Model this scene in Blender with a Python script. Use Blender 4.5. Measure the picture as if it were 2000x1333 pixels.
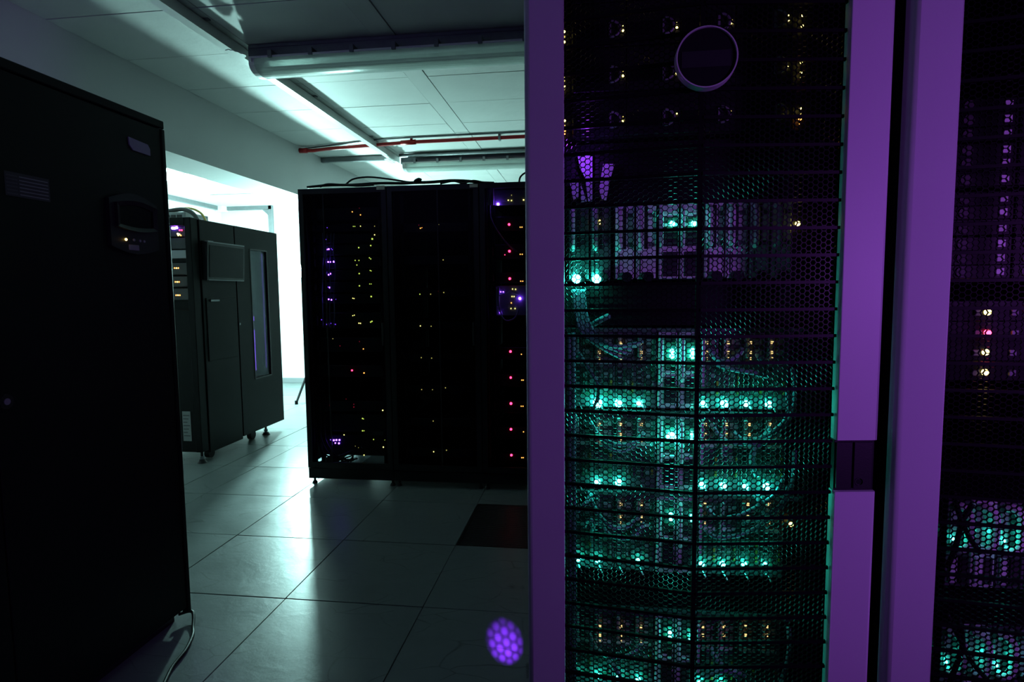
import bpy, bmesh, math, random
from mathutils import Vector, Matrix, Euler
random.seed(11)
for o in list(bpy.data.objects): bpy.data.objects.remove(o, do_unlink=True)
S = bpy.context.scene
COL = S.collection

# ------------------------------------------------------------------ camera
FPX, CX, CY, CAMH = 1154.38, 1000.0, 666.5, 1.287
ya, pi_, ro = math.radians(7.481), math.radians(4.685), math.radians(0.539)
fwd = Vector((-math.sin(ya)*math.cos(pi_), math.cos(ya)*math.cos(pi_), -math.sin(pi_)))
r0 = Vector((math.cos(ya), math.sin(ya), 0)); u0 = r0.cross(fwd)
CR = math.cos(ro)*r0 - math.sin(ro)*u0
CU = math.sin(ro)*r0 + math.cos(ro)*u0
CO = Vector((0, 0, CAMH))
cam = bpy.data.cameras.new('camera'); camo = bpy.data.objects.new('camera', cam); COL.objects.link(camo)
m = Matrix((CR, CU, -fwd)).transposed().to_4x4(); m.translation = CO
camo.matrix_world = m
cam.sensor_width = 36.0; cam.lens = FPX*36.0/2000.0; cam.clip_start = 0.02
S.camera = camo
def ray(x, y): return CR*((x-CX)/FPX) - CU*((y-CY)/FPX) + fwd
def atY(x, y, Y): d = ray(x, y); return CO + d*(Y/d.y)
def atX(x, y, X): d = ray(x, y); return CO + d*(X/d.x)
def atZ(x, y, Z): d = ray(x, y); return CO + d*((Z-CAMH)/d.z)

# ------------------------------------------------------------------ world, lamps, exposure
w = bpy.data.worlds.new('world'); S.world = w; w.use_nodes = True
w.node_tree.nodes['Background'].inputs[0].default_value = (0.10, 0.14, 0.25, 1)
w.node_tree.nodes['Background'].inputs[1].default_value = 0.02
S.view_settings.view_transform = 'Standard'; S.view_settings.look = 'None'
S.view_settings.gamma = 1.0; S.view_settings.exposure = 0.0; S.view_settings.use_curve_mapping = False
S.cycles.use_denoising = True
S.cycles.max_bounces = 8; S.cycles.diffuse_bounces = 4; S.cycles.glossy_bounces = 4
S.cycles.transmission_bounces = 6; S.cycles.transparent_max_bounces = 12
S.cycles.sample_clamp_indirect = 6.0
BULB_STRENGTH = 2500.0
def lamp(name, kind, loc, power, color, size=0.05, target=None, spot=None, blend=0.5):
    l = bpy.data.lights.new(name, kind); l.energy = power; l.color = color
    if kind in ('POINT', 'SPOT'): l.shadow_soft_size = size
    if kind == 'AREA': l.size = size
    if kind == 'SPOT': l.spot_size = math.radians(spot); l.spot_blend = blend
    o = bpy.data.objects.new(name, l); COL.objects.link(o); o.location = loc
    if target is not None:
        o.rotation_euler = (Vector(target)-Vector(loc)).to_track_quat('-Z', 'Y').to_euler()
    return o
# violet gelled lamp beside the photographer, to the right of the camera
lamp('violet_lamp', 'SPOT', (1.34, 0.0, 1.34), 51.0, (0.48, 0.12, 1.0), 0.09, target=(0.72, 1.0, 1.25), spot=98, blend=1.0)
# unseen bluer fill lamp, added to tint the left wall and near stile
lamp('blue_fill_lamp', 'POINT', (-2.0, 0.2, 2.2), 10.0, (0.36, 0.26, 1.0), 0.35)
BL = Vector((-3.354, 6.65, 1.562))   # studio lamp, built below

# ------------------------------------------------------------------ materials
MATS = {}
def mat(name, col, rough=0.5, metal=0.0, var=0.0, vscale=8.0, bump=0.0, bscale=60.0, spec=0.5, rvar=0.0, perobj=0.0, emit=None, estr=0.0, alpha=None):
    if name in MATS: return MATS[name]
    M = bpy.data.materials.new(name); M.use_nodes = True
    nt = M.node_tree; N = nt.nodes; L = nt.links
    b = N['Principled BSDF']
    b.inputs['Base Color'].default_value = (*col, 1); b.inputs['Roughness'].default_value = rough
    b.inputs['Metallic'].default_value = metal; b.inputs['Specular IOR Level'].default_value = spec
    tc = N.new('ShaderNodeTexCoord')
    if var > 0 or rvar > 0:
        n = N.new('ShaderNodeTexNoise'); n.inputs['Scale'].default_value = vscale; n.inputs['Detail'].default_value = 6
        L.new(tc.outputs['Object'], n.inputs['Vector'])
    if var > 0 or perobj > 0:
        mr = N.new('ShaderNodeMapRange'); mr.inputs[3].default_value = 1-var; mr.inputs[4].default_value = 1+var
        if var > 0: L.new(n.outputs['Fac'], mr.inputs[0])
        else: mr.inputs[0].default_value = 0.5
        val = mr.outputs[0]
        if perobj > 0:
            oi = N.new('ShaderNodeObjectInfo'); m2 = N.new('ShaderNodeMapRange')
            m2.inputs[3].default_value = 1-perobj; m2.inputs[4].default_value = 1+perobj
            L.new(oi.outputs['Random'], m2.inputs[0])
            mu = N.new('ShaderNodeMath'); mu.operation = 'MULTIPLY'; L.new(val, mu.inputs[0]); L.new(m2.outputs[0], mu.inputs[1]); val = mu.outputs[0]
        vm = N.new('ShaderNodeVectorMath'); vm.operation = 'SCALE'; vm.inputs[0].default_value = col
        L.new(val, vm.inputs['Scale']); L.new(vm.outputs[0], b.inputs['Base Color'])
    if rvar > 0:
        r = N.new('ShaderNodeMapRange'); r.inputs[3].default_value = max(0.02, rough-rvar); r.inputs[4].default_value = rough+rvar
        L.new(n.outputs['Fac'], r.inputs[0]); L.new(r.outputs[0], b.inputs['Roughness'])
    if bump > 0:
        n2 = N.new('ShaderNodeTexNoise'); n2.inputs['Scale'].default_value = bscale; n2.inputs['Detail'].default_value = 5
        L.new(tc.outputs['Object'], n2.inputs['Vector'])
        bp = N.new('ShaderNodeBump'); bp.inputs['Strength'].default_value = bump; bp.inputs['Distance'].default_value = 0.01
        L.new(n2.outputs['Fac'], bp.inputs['Height']); L.new(bp.outputs[0], b.inputs['Normal'])
    if emit is not None:
        b.inputs['Emission Color'].default_value = (*emit, 1); b.inputs['Emission Strength'].default_value = estr
    if alpha is not None: b.inputs['Alpha'].default_value = alpha
    MATS[name] = M
    return M
def led(name, col, strength):
    return mat('led_'+name, (0.02, 0.02, 0.02), 0.4, emit=col, estr=strength)
m_black = mat('black_powder_coat', (0.004, 0.0045, 0.005), 0.45, spec=0.16, var=0.12, vscale=30, bump=0.04, bscale=500)
m_rack = mat('black_rack_steel', (0.006, 0.0065, 0.007), 0.42, spec=0.25, var=0.15, vscale=20, bump=0.03, bscale=400)
m_dark = mat('dark_plastic', (0.012, 0.0125, 0.014), 0.42, spec=0.3, var=0.15, vscale=40)
m_lib = mat('charcoal_cabinet_paint', (0.0035, 0.004, 0.0042), 0.48, spec=0.08, var=0.1, vscale=15, bump=0.03, bscale=400)
m_stile = mat('silver_grey_door_frame', (0.36, 0.36, 0.38), 0.45, metal=0.0, spec=0.18, var=0.04, vscale=6, bump=0.02, bscale=700)
m_sheet = mat('black_perforated_steel', (0.004, 0.0042, 0.0045), 0.30, metal=0.0, var=0.2, vscale=60, spec=0.085)
m_wall = mat('white_painted_plaster', (0.58, 0.58, 0.58), 0.7, var=0.05, vscale=3, bump=0.12, bscale=18)
m_ceil = mat('white_painted_ceiling_board', (0.64, 0.64, 0.62), 0.62, var=0.06, vscale=4, bump=0.35, bscale=7, perobj=0.03)
m_seam = mat('dark_joint', (0.03, 0.03, 0.03), 0.8, var=0.2, vscale=30)
m_galv = mat('galvanised_steel', (0.20, 0.21, 0.22), 0.38, metal=0.7, var=0.15, vscale=25, bump=0.05, bscale=200)
m_white = mat('white_enamel', (0.7, 0.7, 0.68), 0.35, var=0.04, vscale=12, bump=0.02, bscale=200)
m_red = mat('red_pipe_paint', (0.46, 0.012, 0.014), 0.35, var=0.12, vscale=12, bump=0.05, bscale=120)
m_grey = mat('grey_plastic', (0.20, 0.21, 0.22), 0.45, var=0.08, vscale=20)
m_rib = mat('matt_black_rib', (0.0035, 0.0037, 0.004), 0.4, var=0.2, vscale=60, spec=0.07)
m_mod = mat('white_module_face', (0.82, 0.82, 0.84), 0.5, var=0.05, vscale=25)
m_pale = mat('pale_grey_faceplate', (0.60, 0.60, 0.62), 0.5, var=0.06, vscale=25, bump=0.02, bscale=300)
m_mid = mat('slate_blade_face', (0.075, 0.08, 0.09), 0.42, var=0.2, vscale=30, spec=0.6)
m_chrome = mat('polished_rim', (0.60, 0.60, 0.63), 0.42, metal=0.6, var=0.05, vscale=20)
m_label = mat('cream_label', (0.45, 0.43, 0.33), 0.6, var=0.1, vscale=60)
m_sticker = mat('grey_sticker', (0.16, 0.17, 0.17), 0.6, var=0.15, vscale=80)
m_ink = mat('dark_ink', (0.02, 0.02, 0.022), 0.6, var=0.1, vscale=50)
m_print = mat('pale_print', (0.045, 0.045, 0.05), 0.6, var=0.1, vscale=50)
m_cable = mat('black_cable', (0.008, 0.008, 0.009), 0.45, spec=0.2, var=0.1, vscale=30)
m_blue = mat('grey_blue_cable', (0.20, 0.24, 0.30), 0.4, var=0.1, vscale=30)
m_board = mat('green_circuit_board', (0.03, 0.07, 0.05), 0.45, var=0.4, vscale=120)
m_amber = mat('amber_connector', (0.40, 0.22, 0.03), 0.4, var=0.2, vscale=60)
m_plate = mat('violet_lit_plate', (0.16, 0.15, 0.22), 0.35, var=0.05, vscale=20)  # violet light falling on the plate is put into its base colour
m_yel = mat('yellow_hose', (0.45, 0.33, 0.05), 0.5, var=0.1, vscale=20)
TEAL, YEL, ORA, RED, VIO, GRN = (0.03, 1.0, 0.70), (1.0, 0.78, 0.18), (1.0, 0.30, 0.05), (1.0, 0.02, 0.07), (0.22, 0.05, 1.0), (0.75, 0.9, 0.12)
L_TEAL = led('teal', TEAL, 42); L_TEAL_B = led('teal_bright', TEAL, 80); L_TEAL_S = led('teal_small', TEAL, 26); L_TEAL_D = led('teal_dim', TEAL, 8)
L_YEL = led('yellow', YEL, 7); L_YELD = led('yellow_dim', YEL, 1.2); L_ORA = led('orange', ORA, 8); L_RED = led('red', RED, 22); L_REDD = led('red_dim', RED, 0.8)
L_VIO = led('violet', VIO, 42); L_VIOB = led('violet_bright', VIO, 150); L_VIOD = led('violet_dim', VIO, 3); L_GRN = led('lime', GRN, 2.4); L_AMB = led('amber_small', (1.0, 0.66, 0.25), 1.4)
def tile_mat():
    M = bpy.data.materials.new('glossy_floor_tile'); M.use_nodes = True
    nt = M.node_tree; N = nt.nodes; L = nt.links; b = N['Principled BSDF']
    tc = N.new('ShaderNodeTexCoord'); oi = N.new('ShaderNodeObjectInfo')
    ad = N.new('ShaderNodeVectorMath'); ad.operation = 'ADD'
    L.new(tc.outputs['Object'], ad.inputs[0])
    sc = N.new('ShaderNodeVectorMath'); sc.operation = 'SCALE'; sc.inputs[0].default_value = (17, 31, 5); L.new(oi.outputs['Random'], sc.inputs['Scale']); L.new(sc.outputs[0], ad.inputs[1])
    n1 = N.new('ShaderNodeTexNoise'); n1.inputs['Scale'].default_value = 5; n1.inputs['Detail'].default_value = 8; n1.inputs['Roughness'].default_value = 0.62; n1.inputs['Distortion'].default_value = 0.6
    n2 = N.new('ShaderNodeTexNoise'); n2.inputs['Scale'].default_value = 38; n2.inputs['Detail'].default_value = 8; n2.inputs['Roughness'].default_value = 0.7
    # scuffs: thin stretched voronoi edges
    mp = N.new('ShaderNodeMapping'); mp.inputs['Scale'].default_value = (2.2, 5.5, 1); mp.inputs['Rotation'].default_value = (0, 0, 0.6)
    L.new(ad.outputs[0], mp.inputs[0])
    vo = N.new('ShaderNodeTexVoronoi'); vo.feature = 'DISTANCE_TO_EDGE'; vo.inputs['Scale'].default_value = 1.4
    nd = N.new('ShaderNodeVectorMath'); nd.operation = 'ADD'; nn = N.new('ShaderNodeTexNoise'); nn.inputs['Scale'].default_value = 2.5; nn.inputs['Detail'].default_value = 2; L.new(ad.outputs[0], nn.inputs['Vector']); L.new(mp.outputs[0], nd.inputs[0]); L.new(nn.outputs['Color'], nd.inputs[1]); L.new(nd.outputs[0], vo.inputs['Vector'])
    for n in (n1, n2): L.new(ad.outputs[0], n.inputs['Vector'])
    sr = N.new('ShaderNodeMapRange'); sr.inputs[1].default_value = 0.0; sr.inputs[2].default_value = 0.022; sr.inputs[3].default_value = 0.50; sr.inputs[4].default_value = 1.0; L.new(vo.outputs['Distance'], sr.inputs[0])
    gate = N.new('ShaderNodeMapRange'); gate.inputs[1].default_value = 0.46; gate.inputs[2].default_value = 0.62; L.new(n1.outputs['Fac'], gate.inputs[0])
    mx = N.new('ShaderNodeMix'); mx.inputs[2].default_value = 1.0; L.new(gate.outputs[0], mx.inputs[0]); L.new(sr.outputs[0], mx.inputs[3])
    mr = N.new('ShaderNodeMapRange'); mr.inputs[3].default_value = 0.80; mr.inputs[4].default_value = 1.18; L.new(n1.outputs['Fac'], mr.inputs[0])
    mm = N.new('ShaderNodeMath'); mm.operation = 'MULTIPLY'; L.new(mr.outputs[0], mm.inputs[0]); L.new(mx.outputs[0], mm.inputs[1])
    cs = N.new('ShaderNodeVectorMath'); cs.operation = 'SCALE'; cs.inputs[0].default_value = (0.15, 0.17, 0.17); L.new(mm.outputs[0], cs.inputs['Scale']); L.new(cs.outputs[0], b.inputs['Base Color'])
    rr = N.new('ShaderNodeMapRange'); rr.inputs[3].default_value = 0.24; rr.inputs[4].default_value = 0.42; L.new(n1.outputs['Fac'], rr.inputs[0])
    L.new(rr.outputs[0], b.inputs['Roughness']); b.inputs['Specular IOR Level'].default_value = 0.17
    bp = N.new('ShaderNodeBump'); bp.inputs['Strength'].default_value = 0.16; bp.inputs['Distance'].default_value = 0.004; L.new(n2.outputs['Fac'], bp.inputs['Height']); n3 = N.new('ShaderNodeTexNoise'); n3.inputs['Scale'].default_value = 9; n3.inputs['Detail'].default_value = 4; n3.inputs['Distortion'].default_value = 1.2; L.new(ad.outputs[0], n3.inputs['Vector'])
    b2 = N.new('ShaderNodeBump'); b2.inputs['Strength'].default_value = 0.35; b2.inputs['Distance'].default_value = 0.003; L.new(n3.outputs['Fac'], b2.inputs['Height']); L.new(bp.outputs[0], b2.inputs['Normal']); L.new(b2.outputs[0], b.inputs['Normal'])
    return M
m_tile = tile_mat()
def diffuser_mat():
    M = bpy.data.materials.new('prismatic_diffuser'); M.use_nodes = True
    nt = M.node_tree; N = nt.nodes; L = nt.links; b = N['Principled BSDF']; out = N['Material Output']
    b.inputs['Base Color'].default_value = (0.72, 0.74, 0.73, 1); b.inputs['Roughness'].default_value = 0.25
    tr = N.new('ShaderNodeBsdfTranslucent'); tr.inputs[0].default_value = (0.8, 0.82, 0.8, 1)
    tc = N.new('ShaderNodeTexCoord'); wv = N.new('ShaderNodeTexWave'); wv.inputs['Scale'].default_value = 40; wv.bands_direction = 'X'; L.new(tc.outputs['Object'], wv.inputs[0])
    bp = N.new('ShaderNodeBump'); bp.inputs['Strength'].default_value = 0.25; bp.inputs['Distance'].default_value = 0.004; L.new(wv.outputs['Fac'], bp.inputs['Height']); L.new(bp.outputs[0], b.inputs['Normal'])
    mx = N.new('ShaderNodeMixShader'); mx.inputs[0].default_value = 0.55
    L.new(b.outputs[0], mx.inputs[1]); L.new(tr.outputs[0], mx.inputs[2])
    tp = N.new('ShaderNodeBsdfTransparent'); tp.inputs[0].default_value = (0.9, 0.95, 0.93, 1)
    m3 = N.new('ShaderNodeMixShader'); m3.inputs[0].default_value = 0.5; L.new(mx.outputs[0], m3.inputs[1]); L.new(tp.outputs[0], m3.inputs[2]); L.new(m3.outputs[0], out.inputs[0])
    return M
m_diff = diffuser_mat()
def glass_mat(name, tint, gloss=0.06):
    M = bpy.data.materials.new(name); M.use_nodes = True
    nt = M.node_tree; N = nt.nodes; L = nt.links; out = N['Material Output']; N.remove(N['Principled BSDF'])
    t = N.new('ShaderNodeBsdfTransparent'); t.inputs[0].default_value = (*tint, 1)
    g = N.new('ShaderNodeBsdfGlossy'); g.inputs['Roughness'].default_value = 0.32
    lw = N.new('ShaderNodeLayerWeight'); lw.inputs[0].default_value = 0.2
    mu = N.new('ShaderNodeMath'); mu.operation = 'MULTIPLY'; mu.inputs[1].default_value = gloss*4; L.new(lw.outputs['Fresnel'], mu.inputs[0])
    mx = N.new('ShaderNodeMixShader'); L.new(mu.outputs[0], mx.inputs[0]); L.new(t.outputs[0], mx.inputs[1]); L.new(g.outputs[0], mx.inputs[2]); L.new(mx.outputs[0], out.inputs[0])
    return M
m_glass = glass_mat('tinted_door_glass', (0.62, 0.66, 0.68))

# ------------------------------------------------------------------ builders
class MB:
    def __init__(s): s.bm = bmesh.new()
    def box(s, x0, x1, y0, y1, z0, z1, bev=0.0, seg=1):
        mtx = Matrix.Translation(((x0+x1)/2, (y0+y1)/2, (z0+z1)/2)) @ Matrix.Diagonal((abs(x1-x0), abs(y1-y0), abs(z1-z0), 1))
        r = bmesh.ops.create_cube(s.bm, size=1, matrix=mtx)
        if bev > 0:
            es = list({e for v in r['verts'] for e in v.link_edges})
            bmesh.ops.bevel(s.bm, geom=es, offset=bev, segments=seg, affect='EDGES', profile=0.5)
        return s
    def tube(s, pts, r, n=8, closed_ends=True, smooth=0):
        pts = [Vector(p) for p in pts]
        if smooth: pts = spline(pts, smooth)
        rings = []; prev = None
        for i, p in enumerate(pts):
            d = (pts[min(i+1, len(pts)-1)] - pts[max(i-1, 0)]).normalized()
            if prev is None:
                a = Vector((0, 0, 1)) if abs(d.z) < 0.9 else Vector((1, 0, 0))
                u = d.cross(a).normalized()
            else:
                u = (prev - d*prev.dot(d)).normalized()
            prev = u; v = d.cross(u)
            rings.append([s.bm.verts.new(p + u*(math.cos(2*math.pi*k/n)*r) + v*(math.sin(2*math.pi*k/n)*r)) for k in range(n)])
        for a, b in zip(rings, rings[1:]):
            for k in range(n): s.bm.faces.new((a[k], a[(k+1) % n], b[(k+1) % n], b[k]))
        if closed_ends and n > 2:
            s.bm.faces.new(rings[0][::-1]); s.bm.faces.new(rings[-1])
        return s
    def cyl(s, p0, p1, r, n=16): return s.tube([p0, p1], r, n)
    def cone(s, p0, p1, r0, r1, n=14):
        p0, p1 = Vector(p0), Vector(p1); d = (p1-p0).normalized(); a = Vector((0, 0, 1)) if abs(d.z) < 0.9 else Vector((1, 0, 0))
        u = d.cross(a).normalized(); v = d.cross(u)
        A = [s.bm.verts.new(p0+(u*math.cos(2*math.pi*k/n)+v*math.sin(2*math.pi*k/n))*r0) for k in range(n)]
        B = [s.bm.verts.new(p1+(u*math.cos(2*math.pi*k/n)+v*math.sin(2*math.pi*k/n))*r1) for k in range(n)]
        for k in range(n): s.bm.faces.new((A[k], A[(k+1) % n], B[(k+1) % n], B[k]))
        s.bm.faces.new(A[::-1]); s.bm.faces.new(B); return s
    def ball(s, c, r, n=10):
        bmesh.ops.create_uvsphere(s.bm, u_segments=n, v_segments=max(5, n*2//3), radius=r, matrix=Matrix.Translation(Vector(c))); return s
    def prism(s, poly, axis, a, b):
        """poly: 2-D points in the other two axes (cyclic order), extruded along axis from a to b"""
        def P(q, t):
            return {'x': (t, q[0], q[1]), 'y': (q[0], t, q[1]), 'z': (q[0], q[1], t)}[axis]
        A = [s.bm.verts.new(P(q, a)) for q in poly]; B = [s.bm.verts.new(P(q, b)) for q in poly]; n = len(poly)
        for k in range(n): s.bm.faces.new((A[k], A[(k+1) % n], B[(k+1) % n], B[k]))
        s.bm.faces.new(A[::-1]); s.bm.faces.new(B); return s
    def ring(s, c, ro_, ri, y0, y1, n=64):
        """flat ring whose axis is Y"""
        c = Vector(c); R = []
        for k in range(n):
            a = 2*math.pi*k/n; cs, sn = math.cos(a), math.sin(a)
            R.append([s.bm.verts.new((c.x+cs*rr, yy, c.z+sn*rr)) for rr, yy in ((ro_, y1), (ro_-0.0008, y0), (ri+0.0008, y0), (ri, y1))])
        for k in range(n):
            p, q = R[k], R[(k+1) % n]
            for j in range(4): s.bm.faces.new((p[j], p[(j+1) % 4], q[(j+1) % 4], q[j]))
        return s
    def mesh(s, name, smooth=False):
        bmesh.ops.recalc_face_normals(s.bm, faces=s.bm.faces)
        me = bpy.data.meshes.new(name); s.bm.to_mesh(me); s.bm.free()
        if smooth:
            for p in me.polygons: p.use_smooth = True
        return me
    def build(s, name, material, parent=None, smooth=False):
        return obj(name, s.mesh(name, smooth), material, parent)
def spline(pts, k):
    out = []; n = len(pts)
    for i in range(n-1):
        p0, p1, p2, p3 = pts[max(i-1, 0)], pts[i], pts[i+1], pts[min(i+2, n-1)]
        for j in range(k):
            t = j/k
            out.append(0.5*((2*p1) + (p2-p0)*t + (2*p0-5*p1+4*p2-p3)*t*t + (3*p1-p0-3*p2+p3)*t**3))
    out.append(pts[-1]); return out
def obj(name, me, material, parent=None):
    if material is not None:
        if not me.materials: me.materials.append(material)
        elif me.materials[0] != material: me.materials[0] = material
    o = bpy.data.objects.new(name, me); COL.objects.link(o)
    if parent is not None:
        o.parent = parent
        o.matrix_parent_inverse = WINV(parent)
    return o
def WM(o): return WM(o.parent) @ o.matrix_parent_inverse @ o.matrix_basis if o.parent else o.matrix_basis.copy()
def WINV(p): return WM(p).inverted()
def tag(o, label, cat, group=None):
    o['label'] = label; o['category'] = cat
    if group: o['group'] = group
    return o
def thing(name, label, cat, loc=(0, 0, 0), group=None):
    o = bpy.data.objects.new(name, None); COL.objects.link(o); o.location = loc; o.empty_display_size = 0.05
    return tag(o, label, cat, group)
def struct(o): o['kind'] = 'structure'; return o
def bx(name, material, parent, *a, **k): return MB().box(*a, **k).build(name, material, parent)
_ledmesh = {}
def lamp_dot(parent, p, r, material, name='status_light'):
    key = (round(r, 5), material.name)
    if key not in _ledmesh:
        mb = MB(); mb.ball((0, 0, 0), r, 10 if r > 0.004 else 8); me = mb.mesh('status_light', True); me.materials.append(material); _ledmesh[key] = me
    o = bpy.data.objects.new(name, _ledmesh[key]); COL.objects.link(o)
    o.parent = parent; o.matrix_parent_inverse = WINV(parent); o.location = p
    return o
ORD = ['first', 'second', 'third', 'fourth', 'fifth', 'sixth', 'seventh', 'eighth', 'ninth', 'tenth', 'eleventh', 'twelfth', 'thirteenth', 'fourteenth', 'fifteenth', 'sixteenth']

# ================================================================== THE ROOM
CEIL = 2.69; BX = -2.74; BACK = 8.08; SIDE = -5.3; SCEIL = 2.56
T = 0.6; GX, GY = -1.278, 2.266
floor = struct(MB().box(SIDE, 3.0, -2.2, BACK, -0.10, -0.014).build('floor', m_seam))
tile_meshes = {}
def tile(x0, x1, y0, y1):
    key = (round(x1-x0, 3), round(y1-y0, 3))
    g = 0.0016
    if key not in tile_meshes:
        a, b = (x1-x0)/2-g, (y1-y0)/2-g
        mb = MB(); mb.box(-a, a, -b, b, -0.014, 0, 0.0012); me = mb.mesh('floor_tile'); me.materials.append(m_tile); tile_meshes[key] = me
    o = bpy.data.objects.new('floor_tile', tile_meshes[key]); COL.objects.link(o); o.parent = floor
    o.location = ((x0+x1)/2, (y0+y1)/2, 0)
    o.rotation_euler = (math.radians(random.uniform(-.16, .16)), math.radians(random.uniform(-.12, .12)), 0)
xs = [GX+T*i for i in range(-2, 8)]
ys = [GY+T*j for j in range(-5, 10)]
VENT = (GX+T, GX+2*T, GY+T, GY+2*T)
for y0, y1 in zip(ys, ys[1:]+[BACK]):
    if y1-y0 < 0.05: continue
    for x0, x1 in zip(xs, xs[1:]):
        if abs(x0-VENT[0]) < .01 and abs(y0-VENT[2]) < .01: continue
        tile(x0, x1, y0, y1)
    tile(BX+0.004, xs[0], y0, y1)
    xx = [BX, BX-0.6, BX-1.2, BX-1.8, BX-2.4, SIDE]
    for a, b in zip(xx[1:], xx):
        if b-a > .05: tile(a, b, y0, y1)
# ceiling of boards
ceiling = struct(MB().box(-3.1, 3.0, -2.2, BACK, CEIL+0.008, CEIL+0.10).build('ceiling', m_seam))
cxs = [BX, -1.905, -1.172, -1.045, -0.22, 0.6, 1.4, 2.2, 3.0]
cys = [2.79+0.533*k for k in range(-9, 10)]
cm = {}
def board(x0, x1, y0, y1, dz=0.0):
    key = (round(x1-x0, 3), round(y1-y0, 3))
    if key not in cm:
        a, b = (x1-x0)/2-.0018, (y1-y0)/2-.0022
        mb = MB(); mb.box(-a, a, -b, b, 0, 0.012, 0.001); me = mb.mesh('ceiling_board'); me.materials.append(m_ceil); cm[key] = me
    o = bpy.data.objects.new('ceiling_board', cm[key]); COL.objects.link(o); o.parent = ceiling
    o.location = ((x0+x1)/2, (y0+y1)/2, CEIL+dz+random.uniform(-.0012, .0012))
    o.rotation_euler = (random.uniform(-.002, .002), random.uniform(-.002, .002), 0)
for x0, x1 in zip(cxs, cxs[1:]):
    if x1-x0 < 0.2:
        for y0 in [-2.0, 0.4, 2.8, 5.2]: board(x0, x1, y0, min(y0+2.4, BACK), -0.0035)
        continue
    for y0, y1 in zip(cys, cys[1:]):
        if y1 > -2.2 and y0 < BACK-.1: board(x0, x1, max(y0, -2.2), min(y1, BACK))
# beam wall on the left: full wall near the camera, opening beyond
wl = MB(); wl.box(-3.1, BX, -2.2, BACK, 2.232, CEIL+0.05); wl.box(-3.1, BX, -2.2, 2.6, 0, 2.232)
wall_left = struct(wl.build('wall_left', m_wall))
struct(bx('wall_back', m_wall, None, SIDE, 3.0, BACK, BACK+0.12, -0.1, CEIL+0.1))
struct(bx('wall_side', m_wall, None, SIDE-0.12, SIDE, 2.4, BACK+0.12, -0.1, CEIL+0.1))
struct(bx('wall_alcove', m_wall, None, SIDE-0.12, -3.1, 2.4, 2.52, -0.1, CEIL+0.1))
m_wdark = mat('dark_grey_wall', (0.05, 0.05, 0.055), 0.7, var=0.1, vscale=3)
struct(bx('wall_right', m_wdark, None, 3.0, 3.12, -2.32, BACK+0.12, -0.1, CEIL+0.1))
struct(bx('wall_front', m_wdark, None, -3.1, 3.12, -2.32, -2.2, -0.1, CEIL+0.1))
struct(bx('ceiling_side', m_wall, None, SIDE-0.12, -3.1, 2.4, BACK+0.1, SCEIL, SCEIL+0.1))
struct(MB().box(SIDE, 3.0, BACK-0.014, BACK, 0, 0.075, 0.003).build('baseboard_back', m_grey))

# vent tile in the floor
vt = thing('floor_vent', 'black slatted metal air vent set into the floor before the far racks', 'floor vent', ((VENT[0]+VENT[1])/2, (VENT[2]+VENT[3])/2, 0))
vf = MB()
vx0, vx1, vy0, vy1 = VENT[0]+.003, VENT[1]-.003, VENT[2]+.003, VENT[3]-.003
for a in ((vx0, vx1, vy0, vy0+.012), (vx0, vx1, vy1-.012, vy1), (vx0, vx0+.02, vy0+.012, vy1-.012), (vx1-.02, vx1, vy0+.012, vy1-.012)): vf.box(a[0], a[1], a[2], a[3], -0.012, 0.0)
vf.build('frame', m_rack, vt)
n = 42; st = MB()
for k in range(n):
    yy = vy0+.016+(vy1-vy0-.032)*k/(n-1)
    st.box(vx0+.02, vx1-.02, yy-.0035, yy+.0035, -0.012, -0.001)
o = st.build('slats', mat('vent_steel', (0.035, 0.037, 0.038), 0.4, var=0.1, vscale=20), vt); o['kind'] = 'stuff'

# ================================================================== CEILING SERVICES
# long trunking rail fixed under the ceiling boards
rl = thing('ceiling_trunking', 'long white metal trunking rail running along the ceiling toward the back', 'trunking', (-1.93, 1.2, 2.60))
MB().box(-1.984, -1.940, 0.6, 6.02, 2.630, 2.684, .002).build('channel', m_white, rl)
MB().box(-1.988, -1.936, 0.6, 6.02, 2.624, 2.631).build('cover', m_white, rl)
for yy in (1.6, 2.9, 4.1, 5.2): MB().box(-2.01, -1.915, yy-.012, yy+.012, 2.682, 2.689).build('fixing_clip', m_galv, rl)
def luminaire(name, label, Y, x0, x1):
    t = thing(name, label, 'light fixture', (x0, Y, 2.52), 'ceiling light fixtures')
    MB().box(x0, x1, Y-.040, Y+.040, 2.600, 2.684, .002).build('channel', m_galv, t)
    MB().box(x0+.01, x1, Y-.046, Y-.040, 2.668, 2.684).build('channel_lip', m_galv, t)
    prof = []
    for k in range(13):
        a = math.pi*k/12
        prof.append((Y-.092*math.cos(a), 2.594-.072*math.sin(a)**0.55))
    inner = [(Y+(q[0]-Y)*.95, 2.594+(q[1]-2.594)*.94) for q in prof][::-1]
    MB().prism(prof+inner, 'x', x0+.062, x1).build('diffuser', m_diff, t, smooth=False)
    MB().box(x0+.03, x1, Y-.095, Y+.095, 2.592, 2.604, .002).build('tray', m_white, t)
    MB().prism(prof, 'x', x0+.030, x0+.062).build('end_cap', m_white, t)
    MB().box(x0+.040, x0+.052, Y-.10, Y-.085, 2.575, 2.594).build('end_clip', m_white, t)
    MB().cyl((x0+.09, Y, 2.565), (x1-.05, Y, 2.565), .013, 12).build('tube', m_white, t)
    k = x0+.16
    while k < x1-.05:
        MB().box(k-.012, k+.012, Y-.102, Y-.038, 2.590, 2.632, .002).build('clip', m_galv, t); k += 0.235
    return t
luminaire('light_fixture', 'large unlit fluorescent light fixture nearest on the ceiling', 3.265, -1.905, -0.18)
luminaire('light_fixture', 'smaller unlit fluorescent light fixture farther back above the far racks', 5.975, -1.90, -0.18)
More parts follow.
